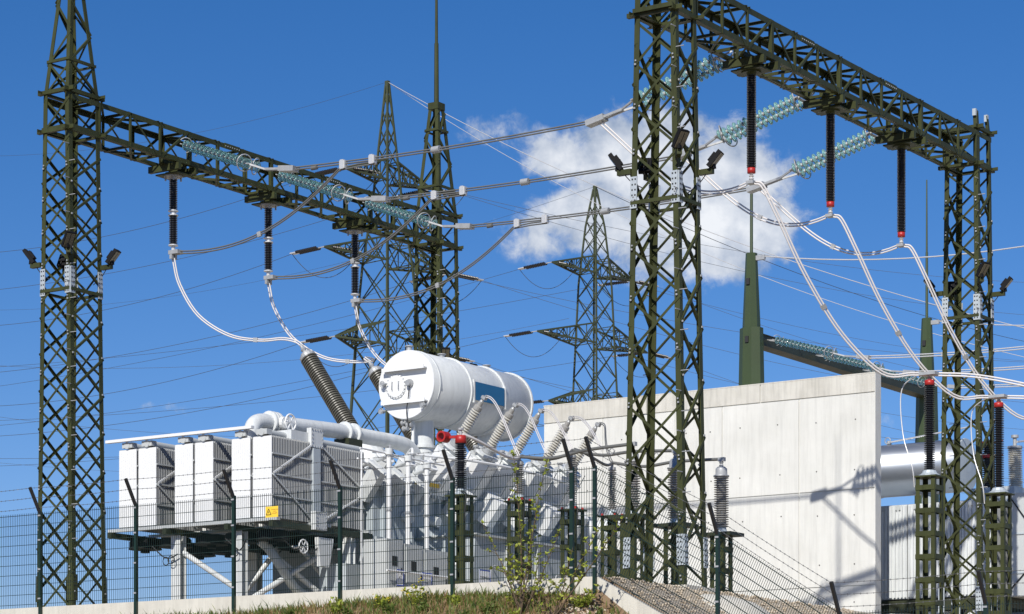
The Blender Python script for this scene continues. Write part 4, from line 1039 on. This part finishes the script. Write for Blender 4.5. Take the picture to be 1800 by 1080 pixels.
MB().box((-2.9, p.y-1.6, 3.2), (-1.6, p.y+.8, 4.2)).build('turret_block', 'grey_tank', T2)
p = px_b(1842, 798, -2.2)
MB().tube([px_b(1787, 777, -2.2), px_b(1900, 765, -2.2)], .03, 6).build('bus_bar', 'alu', T2)

# ------------------------------------------------------------------ fence on its plinth
def fz(b): return 0.0 if b <= .68 else -2.85*min(1, (b-.68)/5.12)
FPTS = [Vector((-3.62-.0, 0, 0))]
posts_b = [px_a(x, 1000, -3.63-.012*(.68-px_a(x, 1000, -3.56).x)).x for x in (70, 238, 410, 597, 795, 1005)]
posts_b = [posts_b[0]-2.52*k for k in range(7, 0, -1)]+posts_b+[.68]
line = [Vector((b, -3.55-.012*(.68-b), 0)) for b in posts_b]
C1 = px_y(1265, 940, 43.2); C2 = px_y(1479, 1080, 41.3); C3 = px_y(1736, 1062, 40.0)
line += [Vector((C1.x, C1.y, C1.z-1.9)), Vector((C2.x, C2.y, C2.z-1.9)), Vector((C3.x, C3.y, C3.z-1.9))]
dd = line[-1]-line[-2]; dd.z = 0; line.append(line[-1]+dd); line.append(line[-1]+dd)
FN = thing('security_fence', line[len(posts_b)-1], 'dark green welded mesh fence with slanted posts and barbed wire', 'fence')
FH = 1.90
def fence_post(p, zb):
    m = MB(); x, y = p.x, p.y
    m.box((x-.03, y-.10, zb), (x+.03, y-.035, p.z+FH+.03))
    o = m.build('post', 'fence_post', FN)
    ad = Vector((0, -.30, .50)); q = Vector((x, y-.0675, p.z+FH+.0))
    MB().beam(q-Vector((0,0,.02)), q+ad, .05, .055, (1,0,0)).build('slanted_arm', 'rubber', o)
    for z in (.15, .75, 1.35, 1.85): MB().box((x-.035, y-.112, p.z+z-.015), (x+.035, y-.1005, p.z+z+.015)).build('clip', 'galv', o)
    return q+ad, q
tips = []
for i, p in enumerate(line):
    tips.append(fence_post(p, p.z-.32))
for i in range(len(line)-1):
    p, q = line[i], line[i+1]; d = q-p; L = d.length; d.normalize()
    side = Vector((d.x, d.y, 0)).normalized(); n = Vector((side.y, -side.x, 0)); up = n.cross(d).normalized()
    if up.z < 0: up = -up
    m = MB(); lh = math.hypot((q-p).x, (q-p).y); cs = lh/L; sn = (p.z-q.z)/L; hp = FH*cs     # rods stand square to the slope, cut at the posts
    s0 = -abs(sn)*hp/max(cs, .1) if sn > 0 else 0.0; s1 = L+(0 if sn > 0 else abs(sn)*hp/max(cs, .1)); k = int((s1-s0)/.05)
    for j in range(k+1):
        t0 = s0+(s1-s0)*j/k; h0, h1 = -.02, hp+.03
        if abs(sn) > .01:
            ha, hb_ = sorted(((0-t0*cs)/sn, (lh-t0*cs)/sn)); h0, h1 = max(h0, ha), min(h1, hb_)
        elif not (-.001 <= t0 <= L+.001): continue
        if h1-h0 < .04: continue
        b0_ = p+d*t0; m.beam(b0_+up*h0, b0_+up*h1, .0062, .0062, n)
    for j in range(10):
        h = Vector((0, 0, .05+j*(FH-.06)/9))
        for o in (-.007, .007): m.beam(p+h+n*o, q+h+n*o, .0085, .0085)
    m.build('mesh_panel', 'fence', FN)
    # three barbed strands on the slanted arms
    for t in (.22, .60, .97):
        A = tips[i][1].lerp(tips[i][0], t); B = tips[i+1][1].lerp(tips[i+1][0], t)
        m = MB(); seg = [A.lerp(B, s/6)-Vector((0,0,.02*4*(s/6)*(1-s/6))) for s in range(7)]
        m.tube(seg, .0042, 4)
        kk = int((B-A).length/.11)
        for j in range(1, kk):
            c = A.lerp(B, j/kk)-Vector((0,0,.02*4*(j/kk)*(1-j/kk))); e = Vector((random.uniform(-.3,.3), random.uniform(-.5,.5), 1)).normalized()*.016
            m.beam(c-e, c+e, .0045); m.beam(c-d*.012, c+d*.012, .011)
        m.build('barbed_wire', 'barb', FN)
PL = thing('plinth_wall', line[len(posts_b)-1], 'low pale concrete plinth running under the mesh fence', 'wall')
for i in range(len(line)-1):
    p, q = line[i]+Vector((0,0,-.02)), line[i+1]+Vector((0,0,-.02)); s = Vector(((q-p).x, (q-p).y, 0)).normalized(); n = Vector((-s.y, s.x, 0))
    g = s*.004; dz = Vector((0,0,-.62))
    f, bk = n*-.032, n*.10
    p, q = p+g, q-g
    MB().hexa([p+f+dz, q+f+dz, q+bk+dz, p+bk+dz, p+f, q+f, q+bk, p+bk]).build('kerb_slab', 'plinth', PL)
# yellow warning sign on the mesh
sp = px_a(478, 900, -3.72)
sg = MB().box((sp.x-.155, sp.y-.006, sp.z-.105), (sp.x+.155, sp.y, sp.z+.105)).build('warning_sign', 'yellow', None, sp)
tag(sg, 'yellow high-voltage warning sign with black triangle fixed on the mesh fence', 'sign')
tri = [Vector((sp.x-.135, 0, sp.z-.055)), Vector((sp.x-.015, 0, sp.z-.055)), Vector((sp.x-.075, 0, sp.z+.06))]
m = MB()
for i in range(3):
    A, B = tri[i], tri[(i+1)%3]; A = Vector((A.x, sp.y-.0075, A.z)); B = Vector((B.x, sp.y-.0075, B.z)); m.beam(A, B, .003, .012, (0,1,0)) if False else m.beam(A, B, .012, .003, (0,1,0))
m.build('triangle', 'ink', sg)
z0 = sp.z
MB().add([(sp.x-.070, sp.y-.009, z0+.025), (sp.x-.090, sp.y-.009, z0-.008), (sp.x-.076, sp.y-.009, z0-.008), (sp.x-.083, sp.y-.009, z0-.042), (sp.x-.060, sp.y-.009, z0+.002), (sp.x-.074, sp.y-.009, z0+.002)], [(0,1,2),(0,2,5),(5,2,3),(5,3,4)]).build('bolt_symbol', 'ink', sg)
for i, ln in enumerate(('Hochspannung', 'Vorsicht', 'Lebensgefahr')):
    text_mesh(ln, .026, 'red_ink', sg, 'lettering', sign_axes((sp.x+.07, sp.y-.009, sp.z+.045-i*.036), sg, (0,-1,0)))

# ------------------------------------------------------------------ floodlights on the columns
def floodlight(p, out, aim, label, group):
    """bracket on a leg at p reaching along out, lamp head facing aim (both site directions)"""
    p, out, aim = Vector(p), Vector(out).normalized(), Vector(aim).normalized()
    r = thing('floodlight', p, label, 'floodlight', group)
    MB().beam(p, p+out*.30, .10, .10).build('bracket', 'olive', r)
    e = p+out*.32+Vector((0,0,.04))
    sd = aim.cross(Vector((0,0,1))).normalized(); up = sd.cross(aim)
    h = e+Vector((0,0,.19))+aim*.03
    MB().beam(e, h-aim*.06, .05, .09).build('yoke', 'lamp_black', r)
    hd_ = MB().obox(h, sd, up, aim, (.115, .185, .04)); hd_.obox(h-aim*.065, sd, up, aim, (.075, .10, .03)).build('housing', 'lamp_black', r)
    for s in (-1, 1): MB().obox(h+aim*.042+sd*.052*s, sd, up, aim, (.044, .16, .004)).build('lens', 'lamp_glass', r)
    MB().tube(spline([h-aim*.1, h-aim*.15-Vector((0,0,.25)), p+Vector((0,0,-.2)), p-out*.25+Vector((0,0,-.35))], 5), .010, 5).build('cable', 'rubber', r)
    return r
def column_lights(C, z, grp, name):
    spots = [((-1,-1), (-1, 0, 0), (-.75, -.35, -.62), 'on the far-left leg'), ((1,-1), (.6, -.8, 0), (.80, -.25, -.6), 'on the front leg'),
             ((1,1), (1, 0, 0), (.75, .2, -.65), 'on the right-hand leg'), ((-1,1), (0, -1, 0), (-.3, .75, -.6), 'on the rear leg')]
    for (c, out, aim, wh) in spots:
        zz = z+(.12 if c == (1,-1) else -.05)
        floodlight(C(*c, zz), out, aim, 'black twin-lens floodlight %s of %s' % (wh, name), grp)
column_lights(CL[0][1], 7.98, 'floodlights on the gantry columns', 'the column beside the radiators')
column_lights(CR[0][1], 7.98, 'floodlights on the gantry columns', 'the tall front column')
column_lights(CR[1][1], 7.98, 'floodlights on the gantry columns', 'the flat-topped column')
Cq = CL[1][1]
floodlight(Cq(1, -1, 7.62), (1, -.6, 0), (.5, -.6, -.6), 'black floodlight on the lightning-rod column, above the conservator top', 'floodlights on the gantry columns')
floodlight(Cq(1, 1, 7.35), (1, .2, 0), (.75, -.2, -.62), 'black floodlight on the far side of the lightning-rod column, over the conservator', 'floodlights on the gantry columns')

# ------------------------------------------------------------------ distant lattice pylons
def lat(m, p, q, w): m.beam(p, q, w, w)
def pylon(cx, Y, widths, arms, top_y, label):
    """widths: (pixel y, pixel width corner to corner); arms: (y at body, left half px, right half px)"""
    pm = FPX/Y
    base = px_y(cx, 1400, Y); base.z = -4.5
    r = thing('transmission_pylon', base, label, 'pylon', 'lattice pylons beyond the switchyard')
    ang = math.radians(45)-PHI*0
    e1w = Vector((math.cos(math.radians(47)), math.sin(math.radians(47)), 0))      # arm direction in the world, to the right and away
    e1 = Vector((e1w.dot(VB), e1w.dot(VA), 0)); e2 = Vector((-e1.y, e1.x, 0))
    def zpx(y): return (1400-y)/pm+EYE
    ws = sorted([(zpx(y), w/pm/2/1.414) for y, w in widths])
    def half(z):
        if z <= ws[0][0]: return ws[0][1]
        for (z0, w0), (z1, w1) in zip(ws, ws[1:]):
            if z <= z1: return w0+(w1-w0)*(z-z0)/(z1-z0)
        return ws[-1][1]
    c0 = Vector((base.x, base.y, 0))
    def C(s1, s2, z): h = half(z); return c0+e1*(s1*h)+e2*(s2*h)+Vector((0,0,z))
    zs = [-4.5]; ztop = zpx(top_y)
    while zs[-1] < ztop-.6: zs.append(min(ztop, zs[-1]+max(1.15, half(zs[-1])*2*.95)))
    for s1 in (-1, 1):
        for s2 in (-1, 1):
            m = MB()
            for (z0, _), (z1, _) in zip(ws, ws[1:]): m.beam(C(s1, s2, z0), C(s1, s2, z1), .14 if z0 < zpx(700) else .11)
            m.build('leg', 'pylon_green', r)
    m = MB()
    for z0, z1 in zip(zs, zs[1:]):
        for (A, B) in (((-1,-1),(1,-1)), ((1,-1),(1,1)), ((1,1),(-1,1)), ((-1,1),(-1,-1))):
            w = .058 if half(z0) > .7 else .045
            lat(m, C(*A, z0), C(*B, z1), w); lat(m, C(*B, z0), C(*A, z1), w)
    m.build('bracing', 'pylon_green', r, kind='stuff')
    tips = []
    for (y, lp, rp) in arms:
        z = zpx(y)
        for s, Lp in ((-1, lp), (1, rp)):
            L = Lp/pm/.69; m = MB(); tip = c0+e1*(s*L)+Vector((0,0,z+.15)); hh = 1.35 if Lp > 80 else 1.15
            roots = [C(s, -1, z-.1), C(s, 1, z-.1), C(s, -1, z+hh), C(s, 1, z+hh)]
            for q in roots: m.beam(q, tip, .11)
            n = 6; prev = None
            for k in range(n):
                t = k/n; P = [q.lerp(tip, t) for q in roots]; Pn = [q.lerp(tip, (k+1)/n) for q in roots]
                f = k % 2
                for (i, j) in ((0, 1), (2, 3), (0, 2), (1, 3)): m.beam(P[i], P[j], .05)
                for (i, j) in ((0, 1), (0, 2), (1, 3), (2, 3)):
                    a_, b_ = (i, j) if f else (j, i); m.beam(P[a_], Pn[b_], .055)
            m.build('crossarm', 'pylon_green', r); tips.append(tip)
    MB().box((c0.x-.12, c0.y-.12, ztop-.1), (c0.x+.12, c0.y+.12, ztop+.25)).build('peak', 'pylon_green', r)
    return r, tips, Vector((c0.x, c0.y, ztop+.2))
P1, tips1, top1 = pylon(681, 155, [(1540, 245), (740, 130), (547, 103), (470, 88), (350, 50), (310, 42), (200, 17), (150, 6)], [(318, 70, 76), (462, 104, 108), (612, 86, 92)], 150, 'tall lattice pylon rising directly behind the lightning-rod column')
P2, tips2, top2 = pylon(1046, 185, [(1520, 160), (700, 78), (500, 58), (400, 34), (333, 6)], [(482, 78, 72), (606, 104, 98), (722, 84, 84)], 333, 'shorter lattice pylon standing behind the concrete wall under the white cloud')
def far_string(p, d, label, n=1):
    """dark twin suspension string from a crossarm tip, returns the wire end"""
    p = Vector(p); d = Vector(d).normalized(); r = thing('strain_string', p, label, 'insulator string', 'dark strings on the far pylons')
    s = Vector((-d.y, d.x, 0)).normalized()*.17
    for k in (-1, 1):
        sheds(MB(), p+d*.5+s*k, p+d*2.3+s*k, .05, .10, .14, 8).build('shed_stack', 'black_sheds', r)
    MB().beam(p, p+d*.5, .06).build('link', 'galv', r); MB().obox(p+d*2.55, d, s.normalized(), Vector((0,0,1)), (.25, .2, .03)).build('yoke_plate', 'alu', r)
    return p+d*2.8
def wire(name, p, q, sag, r, mat, label, group, cat='wire'):
    p, q = Vector(p), Vector(q); n = 24
    o = MB().tube([p.lerp(q, i/n)-Vector((0,0,sag*4*(i/n)*(1-i/n))) for i in range(n+1)], r, 5).build(name, mat, None, p)
    return tag(o, label, cat, group)
ARM = ('upper', 'upper', 'middle', 'middle', 'lower', 'lower'); END = ('radiator-side', 'wall-side')
def dress(tips, who, left_ends, YL, right_y, YR, grp):
    for i, t in enumerate(tips):
        arm = '%s tip of %s crossarm, %s' % (END[i % 2], ARM[i], who)
        e = px_y(*left_ends[i], YL)
        s = far_string(t, e-t, 'dark insulator string pulling past the radiators, %s' % arm)
        wire('overhead_line', s, e, .9, .015, 'wire_dark', 'thin dark line running past the radiators, %s' % arm, 'lines of '+grp)
        e2 = px_y(1900, right_y[i], YR)
        s2 = far_string(t, e2-t, 'dark insulator string pulling past the wall, %s' % arm)
        wire('overhead_line', s2, e2, 1.5, .013, 'alu_grey', 'thin pale line running past the wall, %s' % arm, 'lines of '+grp)  # paler than the lines past the radiators: sunlight is put into the colour
        wire('jumper_loop', s, s2, 1.5, .020, 'wire_dark', 'dark jumper loop hanging at %s' % arm, 'jumper loops of '+grp)
dress(tips1, 'taller pylon', [(-60, 448), (-60, 515), (-60, 576), (-60, 660), (-60, 716), (-60, 770)], 175, (500, 560, 640, 715, 790, 850), 210, 'the taller pylon')
dress(tips2, 'shorter pylon', [(-80, 690), (-80, 650), (-80, 755), (-80, 742), (-80, 822), (-80, 806)], 215, (640, 690, 760, 800, 850, 880), 240, 'the pylon under the cloud')
for (p, x, y, Y, sag, r_) in ((top1, 1900, 600, 120, 1.6, .020), (top1, 1900, 650, 125, 2.2, .016), (top1, -60, 275, 190, 1.2, .009), (top2, 1900, 620, 230, 1.5, .022), (top2, -60, 545, 260, 2.5, .011)):
    wire('earth_wire', p, px_y(x, y, Y), sag, r_, 'alu' if x > 0 and p is top1 else 'wire_dark',
         'thin %s earth wire strung from the %s pylon peak towards the %s' % ('dark' if not (x > 0 and p is top1) else ('paler upper' if y < 620 else 'paler lower'), 'taller' if p is top1 else 'shorter', 'green masts' if x > 0 else 'radiators'), 'earth wires of the taller pylon' if p is top1 else 'earth wires of the other pylon')
for (y0, y1, Y) in ((725, 745, 260), (808, 802, 300), (640, 560, 240)):
    wire('overhead_line', px_y(-60, y0, Y), px_y(1000, y1, Y), 2.0, .015, 'wire_dark', 'faint far overhead line crossing low behind the radiators and conservator', 'faint far lines')

# ------------------------------------------------------------------ footing and stones in the gravel
ft = MB().lathe((.55, .15, -.75), (0,0,1), [(0,1.55),(.30,1.42),(.48,1.15),(.60,.75),(.66,.3),(.67,.05)], 28, True)
tag(ft.build('concrete_footing', 'plinth', None, (.55, .15, -.75)), 'rounded pale concrete footing showing through gravel below the front column', 'footing')
rs = random.Random(5); m = MB()
for i in range(6400):
    b, a = (rs.uniform(-1.0, 6.5), rs.uniform(-3.4, 6.5)) if i < 5200 else (rs.uniform(.35, 4.5), rs.uniform(-5.2, -3.75)); z = ground_z(b, a); r = rs.uniform(.018, .045)
    c = Vector((b, a, z+r*.4)); d = [Vector((rs.uniform(.7,1.2)*r*x, rs.uniform(.7,1.2)*r*y, rs.uniform(.5,.9)*r*zz)) for x, y, zz in ((1,.1,0),(-1,0,.1),(.1,1,0),(0,-1,.1),(0,0,1),(.1,0,-1))]
    m.add([c+q for q in d], [(0,2,4),(2,1,4),(1,3,4),(3,0,4),(2,0,5),(1,2,5),(3,1,5),(0,3,5)])
tag(m.build('gravel_stones', 'stone', None, (0,0,0)), 'loose tan gravel on the slope below the front column', kind='stuff')

# ------------------------------------------------------------------ vegetation on the bank
def blades(name, n, seed, mat, hmin, hmax, cover, label):
    g = random.Random(seed); m = MB(); k = 0
    while k < n:
        b = g.uniform(-15.5, 3.2); d = g.random()**1.6*2.6; a = -3.66-.5*sstep((b-.7)/6)-d
        if b > .2 and g.random() < .75: continue
        dens = .5+.5*math.sin(b*1.7+1)*math.sin(b*.63+a*1.9)+.25*math.sin(b*6.1)
        if g.random() > cover+dens*.6: continue
        k += 1; z = ground_z(b, a); h = g.uniform(hmin, hmax)*(1.0 if g.random() < .85 else 1.5)
        t = g.uniform(0, 6.28); w = g.uniform(.005, .013); x = Vector((math.cos(t), math.sin(t), 0)); ln = Vector((g.uniform(-.5,.5), g.uniform(-.5,.5), 0))*h
        p = Vector((b, a, z-.01)); mid = p+ln*.35+Vector((0,0,h*.6)); tp = p+ln+Vector((0,0,h))
        m.add([p-x*w, p+x*w, mid+x*w*.8, mid-x*w*.8, tp], [(0,1,2,3),(3,2,4)])
    return tag(m.build(name, mat, None, (0,0,0)), label, kind='stuff')
blades('grass', 15000, 11, 'grass', .06, .20, .25, 'short green grass on the bank below the fence')
blades('dry_grass', 24000, 12, 'dry_grass', .04, .13, .5, 'dry straw-coloured grass on the bank below the fence')
def leaf(m, p, d, L, w, g):
    d = Vector(d).normalized(); s = d.cross(Vector((g.uniform(-1,1), g.uniform(-1,1), 1))).normalized(); n = s.cross(d)
    m.add([p, p+d*L*.45+s*w+n*L*.06, p+d*L, p+d*L*.45-s*w+n*L*.06], [(0,1,2),(0,2,3)])
def bush(name, org, label, cat, stems, height, spread, leafL, nleaf, seed, group=None, mat='leaf', flower=0):
    g = random.Random(seed); r = thing(name, org, label, cat, group); ml = MB(); fl = MB(); first = True; mstem = MB()
    for i in range(stems):
        ang = g.uniform(0, 6.28); ln = g.uniform(.55, 1)*height; tilt = spread*g.uniform(.15, 1)
        d = Vector((math.cos(ang)*tilt, math.sin(ang)*tilt*.6, 1)).normalized(); p0 = Vector(org)+Vector((g.uniform(-.03,.03), g.uniform(-.03,.03), -.03))
        pts = [p0+d*ln*t+Vector((g.uniform(-.03,.03), g.uniform(-.03,.03), -.05*t*t*tilt))*min(1, t*3) for t in [k/5 for k in range(6)]]
        mstem.tube(pts, [max(.0035, .011*height*.8*(1-k/6)) for k in range(6)], 5)
        for k in range(nleaf):
            t = g.uniform(.18, 1); j = min(4, int(t*5)); p = pts[j].lerp(pts[j+1], t*5-j)
            dd_ = Vector((g.uniform(-1,1), g.uniform(-1,1), g.uniform(-.1,1)))
            if height > .9 and g.random() < .45:
                q = p+dd_.normalized()*g.uniform(.08, .28); mstem.tube([p, q], .0035, 4); p = q
            for _ in range(3 if height > .9 else 1):
                leaf(ml, p, dd_+Vector((g.uniform(-.8,.8), g.uniform(-.8,.8), g.uniform(-.5,.5))), leafL*g.uniform(.6,1.2), leafL*.28, g)
        if flower and i % 2 == 0:
            for k in range(flower):
                q = pts[-1]+Vector((g.uniform(-.05,.05), g.uniform(-.05,.05), g.uniform(-.04,.04))); fl.lathe(q, (0,0,1), [(0,.004),(.008,.018),(.016,.004)], 5)
    mstem.build('stems', 'bark' if height > .9 else 'grass', r)
    ml.build('leaves', mat, r, kind='stuff')
    if flower: fl.build('flowers', 'flower', r, kind='stuff')
    return r
def on_bank(x, off): 
    p = px_a(x, 1040, -3.72-off); return (p.x, p.y, ground_z(p.x, p.y))
def sapling(org, stems, seed, label, leafL=.085):
    g = random.Random(seed); r = thing('young_tree', org, label, 'tree', 'saplings before the fence'); ms, ml = MB(), MB()
    for (dx, h, bend) in stems:                       # lean along the fence, height, curvature
        p0 = Vector(org)+Vector((g.uniform(-.05, .05), g.uniform(-.05, .05), -.05)); side = g.uniform(-.15, .15)
        pts = [p0+Vector((dx*t+bend*math.sin(t*3)*.12+g.uniform(-.015, .015), side*t+g.uniform(-.015, .015), h*t)) for t in [k/9 for k in range(10)]]
        ms.tube(pts, [max(.005, .019*(1-k/10)*min(1, h/1.8)) for k in range(10)], 6)
        n = int(h*11)
        for k in range(n):
            t = .16+.84*(k+g.random())/n; j = min(8, int(t*9)); p = pts[j].lerp(pts[j+1], t*9-j)
            d = Vector((g.uniform(-1, 1), g.uniform(-.8, .8), g.uniform(.1, .9))).normalized()
            if g.random() < .6*(1-.5*t):
                q = p+d*g.uniform(.10, .42)*(1.2-t); ms.tube([p, p.lerp(q, .5)+Vector((0, 0, .02)), q], [.006, .005, .003], 5); spots = [q, p.lerp(q, .6)]
            else: spots = [p]
            for q in spots:
                for _ in range(g.randint(2, 4)):
                    leaf(ml, q, d*.5+Vector((g.uniform(-1, 1), g.uniform(-1, 1), g.uniform(-.4, .8))), leafL*g.uniform(.55, 1.15), leafL*.30, g)
    ms.build('stems', 'bark', r); ml.build('leaves', 'leaf', r, kind='stuff'); return r
sapling(on_bank(918, .5), [(-.15, 2.9, .6), (.55, 2.75, -.5), (-.85, 1.7, .4), (.15, 1.55, .3), (-.4, 1.3, -.4), (.35, 1.2, .5), (.75, 1.5, .2)], 3, 'young tree with long whippy shoots and yellow-green spring leaves before the fence')
sapling(on_bank(975, .8), [(-.5, 1.1, .3), (.35, 1.25, .4), (.95, 1.55, -.3), (1.5, 1.7, .2), (.1, .9, .2), (-.9, .9, .1)], 9, 'low spreading sapling leaning towards the fence corner post')
WEED = [(30,.2,.26,0,'by the last fence bay left of the peaked column'),(120,.3,.22,0,'at the foot of the peaked column, beside a fence post'),(160,.35,.28,0,'just past the peaked column foot'),(300,.4,.26,0,'below the outermost radiator column'),(345,.3,.30,0,'between the two white radiator columns'),
        (505,.35,.26,0,'below the warning sign bay'),(590,.3,.42,0,'hugging the post past the warning sign'),(608,.55,.30,0,'spreading beside the post past the warning sign'),(668,.2,.34,5,'with yellow flowers below the white risers'),(685,.5,.30,0,'below the first grey cabinet'),
        (733,.25,.55,6,'with yellow flowers in front of the blue-framed sign'),(745,.55,.28,0,'below the blue-framed sign'),(800,.3,.30,0,'at the post before the black arrester'),(860,.6,.34,0,'beside the young tree, towards the black arrester'),(1020,.4,.40,0,'between the young tree and the corner post'),
        (1050,.5,.30,0,'at the foot of the corner post'),(1035,.25,.50,0,'tall and thin beside the corner post'),(815,.8,.24,0,'low on the bank below the black arrester'),(905,.9,.34,0,'at the foot of the young tree'),(430,.5,.24,0,'on the bank below the inner radiator column'),(230,.5,.24,0,'on the bank between column and radiators')]
for i, (x, off, h, fl, wh) in enumerate(WEED):
    bush('weed', on_bank(x, off), 'leafy weed %s' % wh, 'weed', 9, h, .9, .095, 9, 100+i, 'weeds along the plinth', 'grass' if i % 2 else 'leaf', fl)
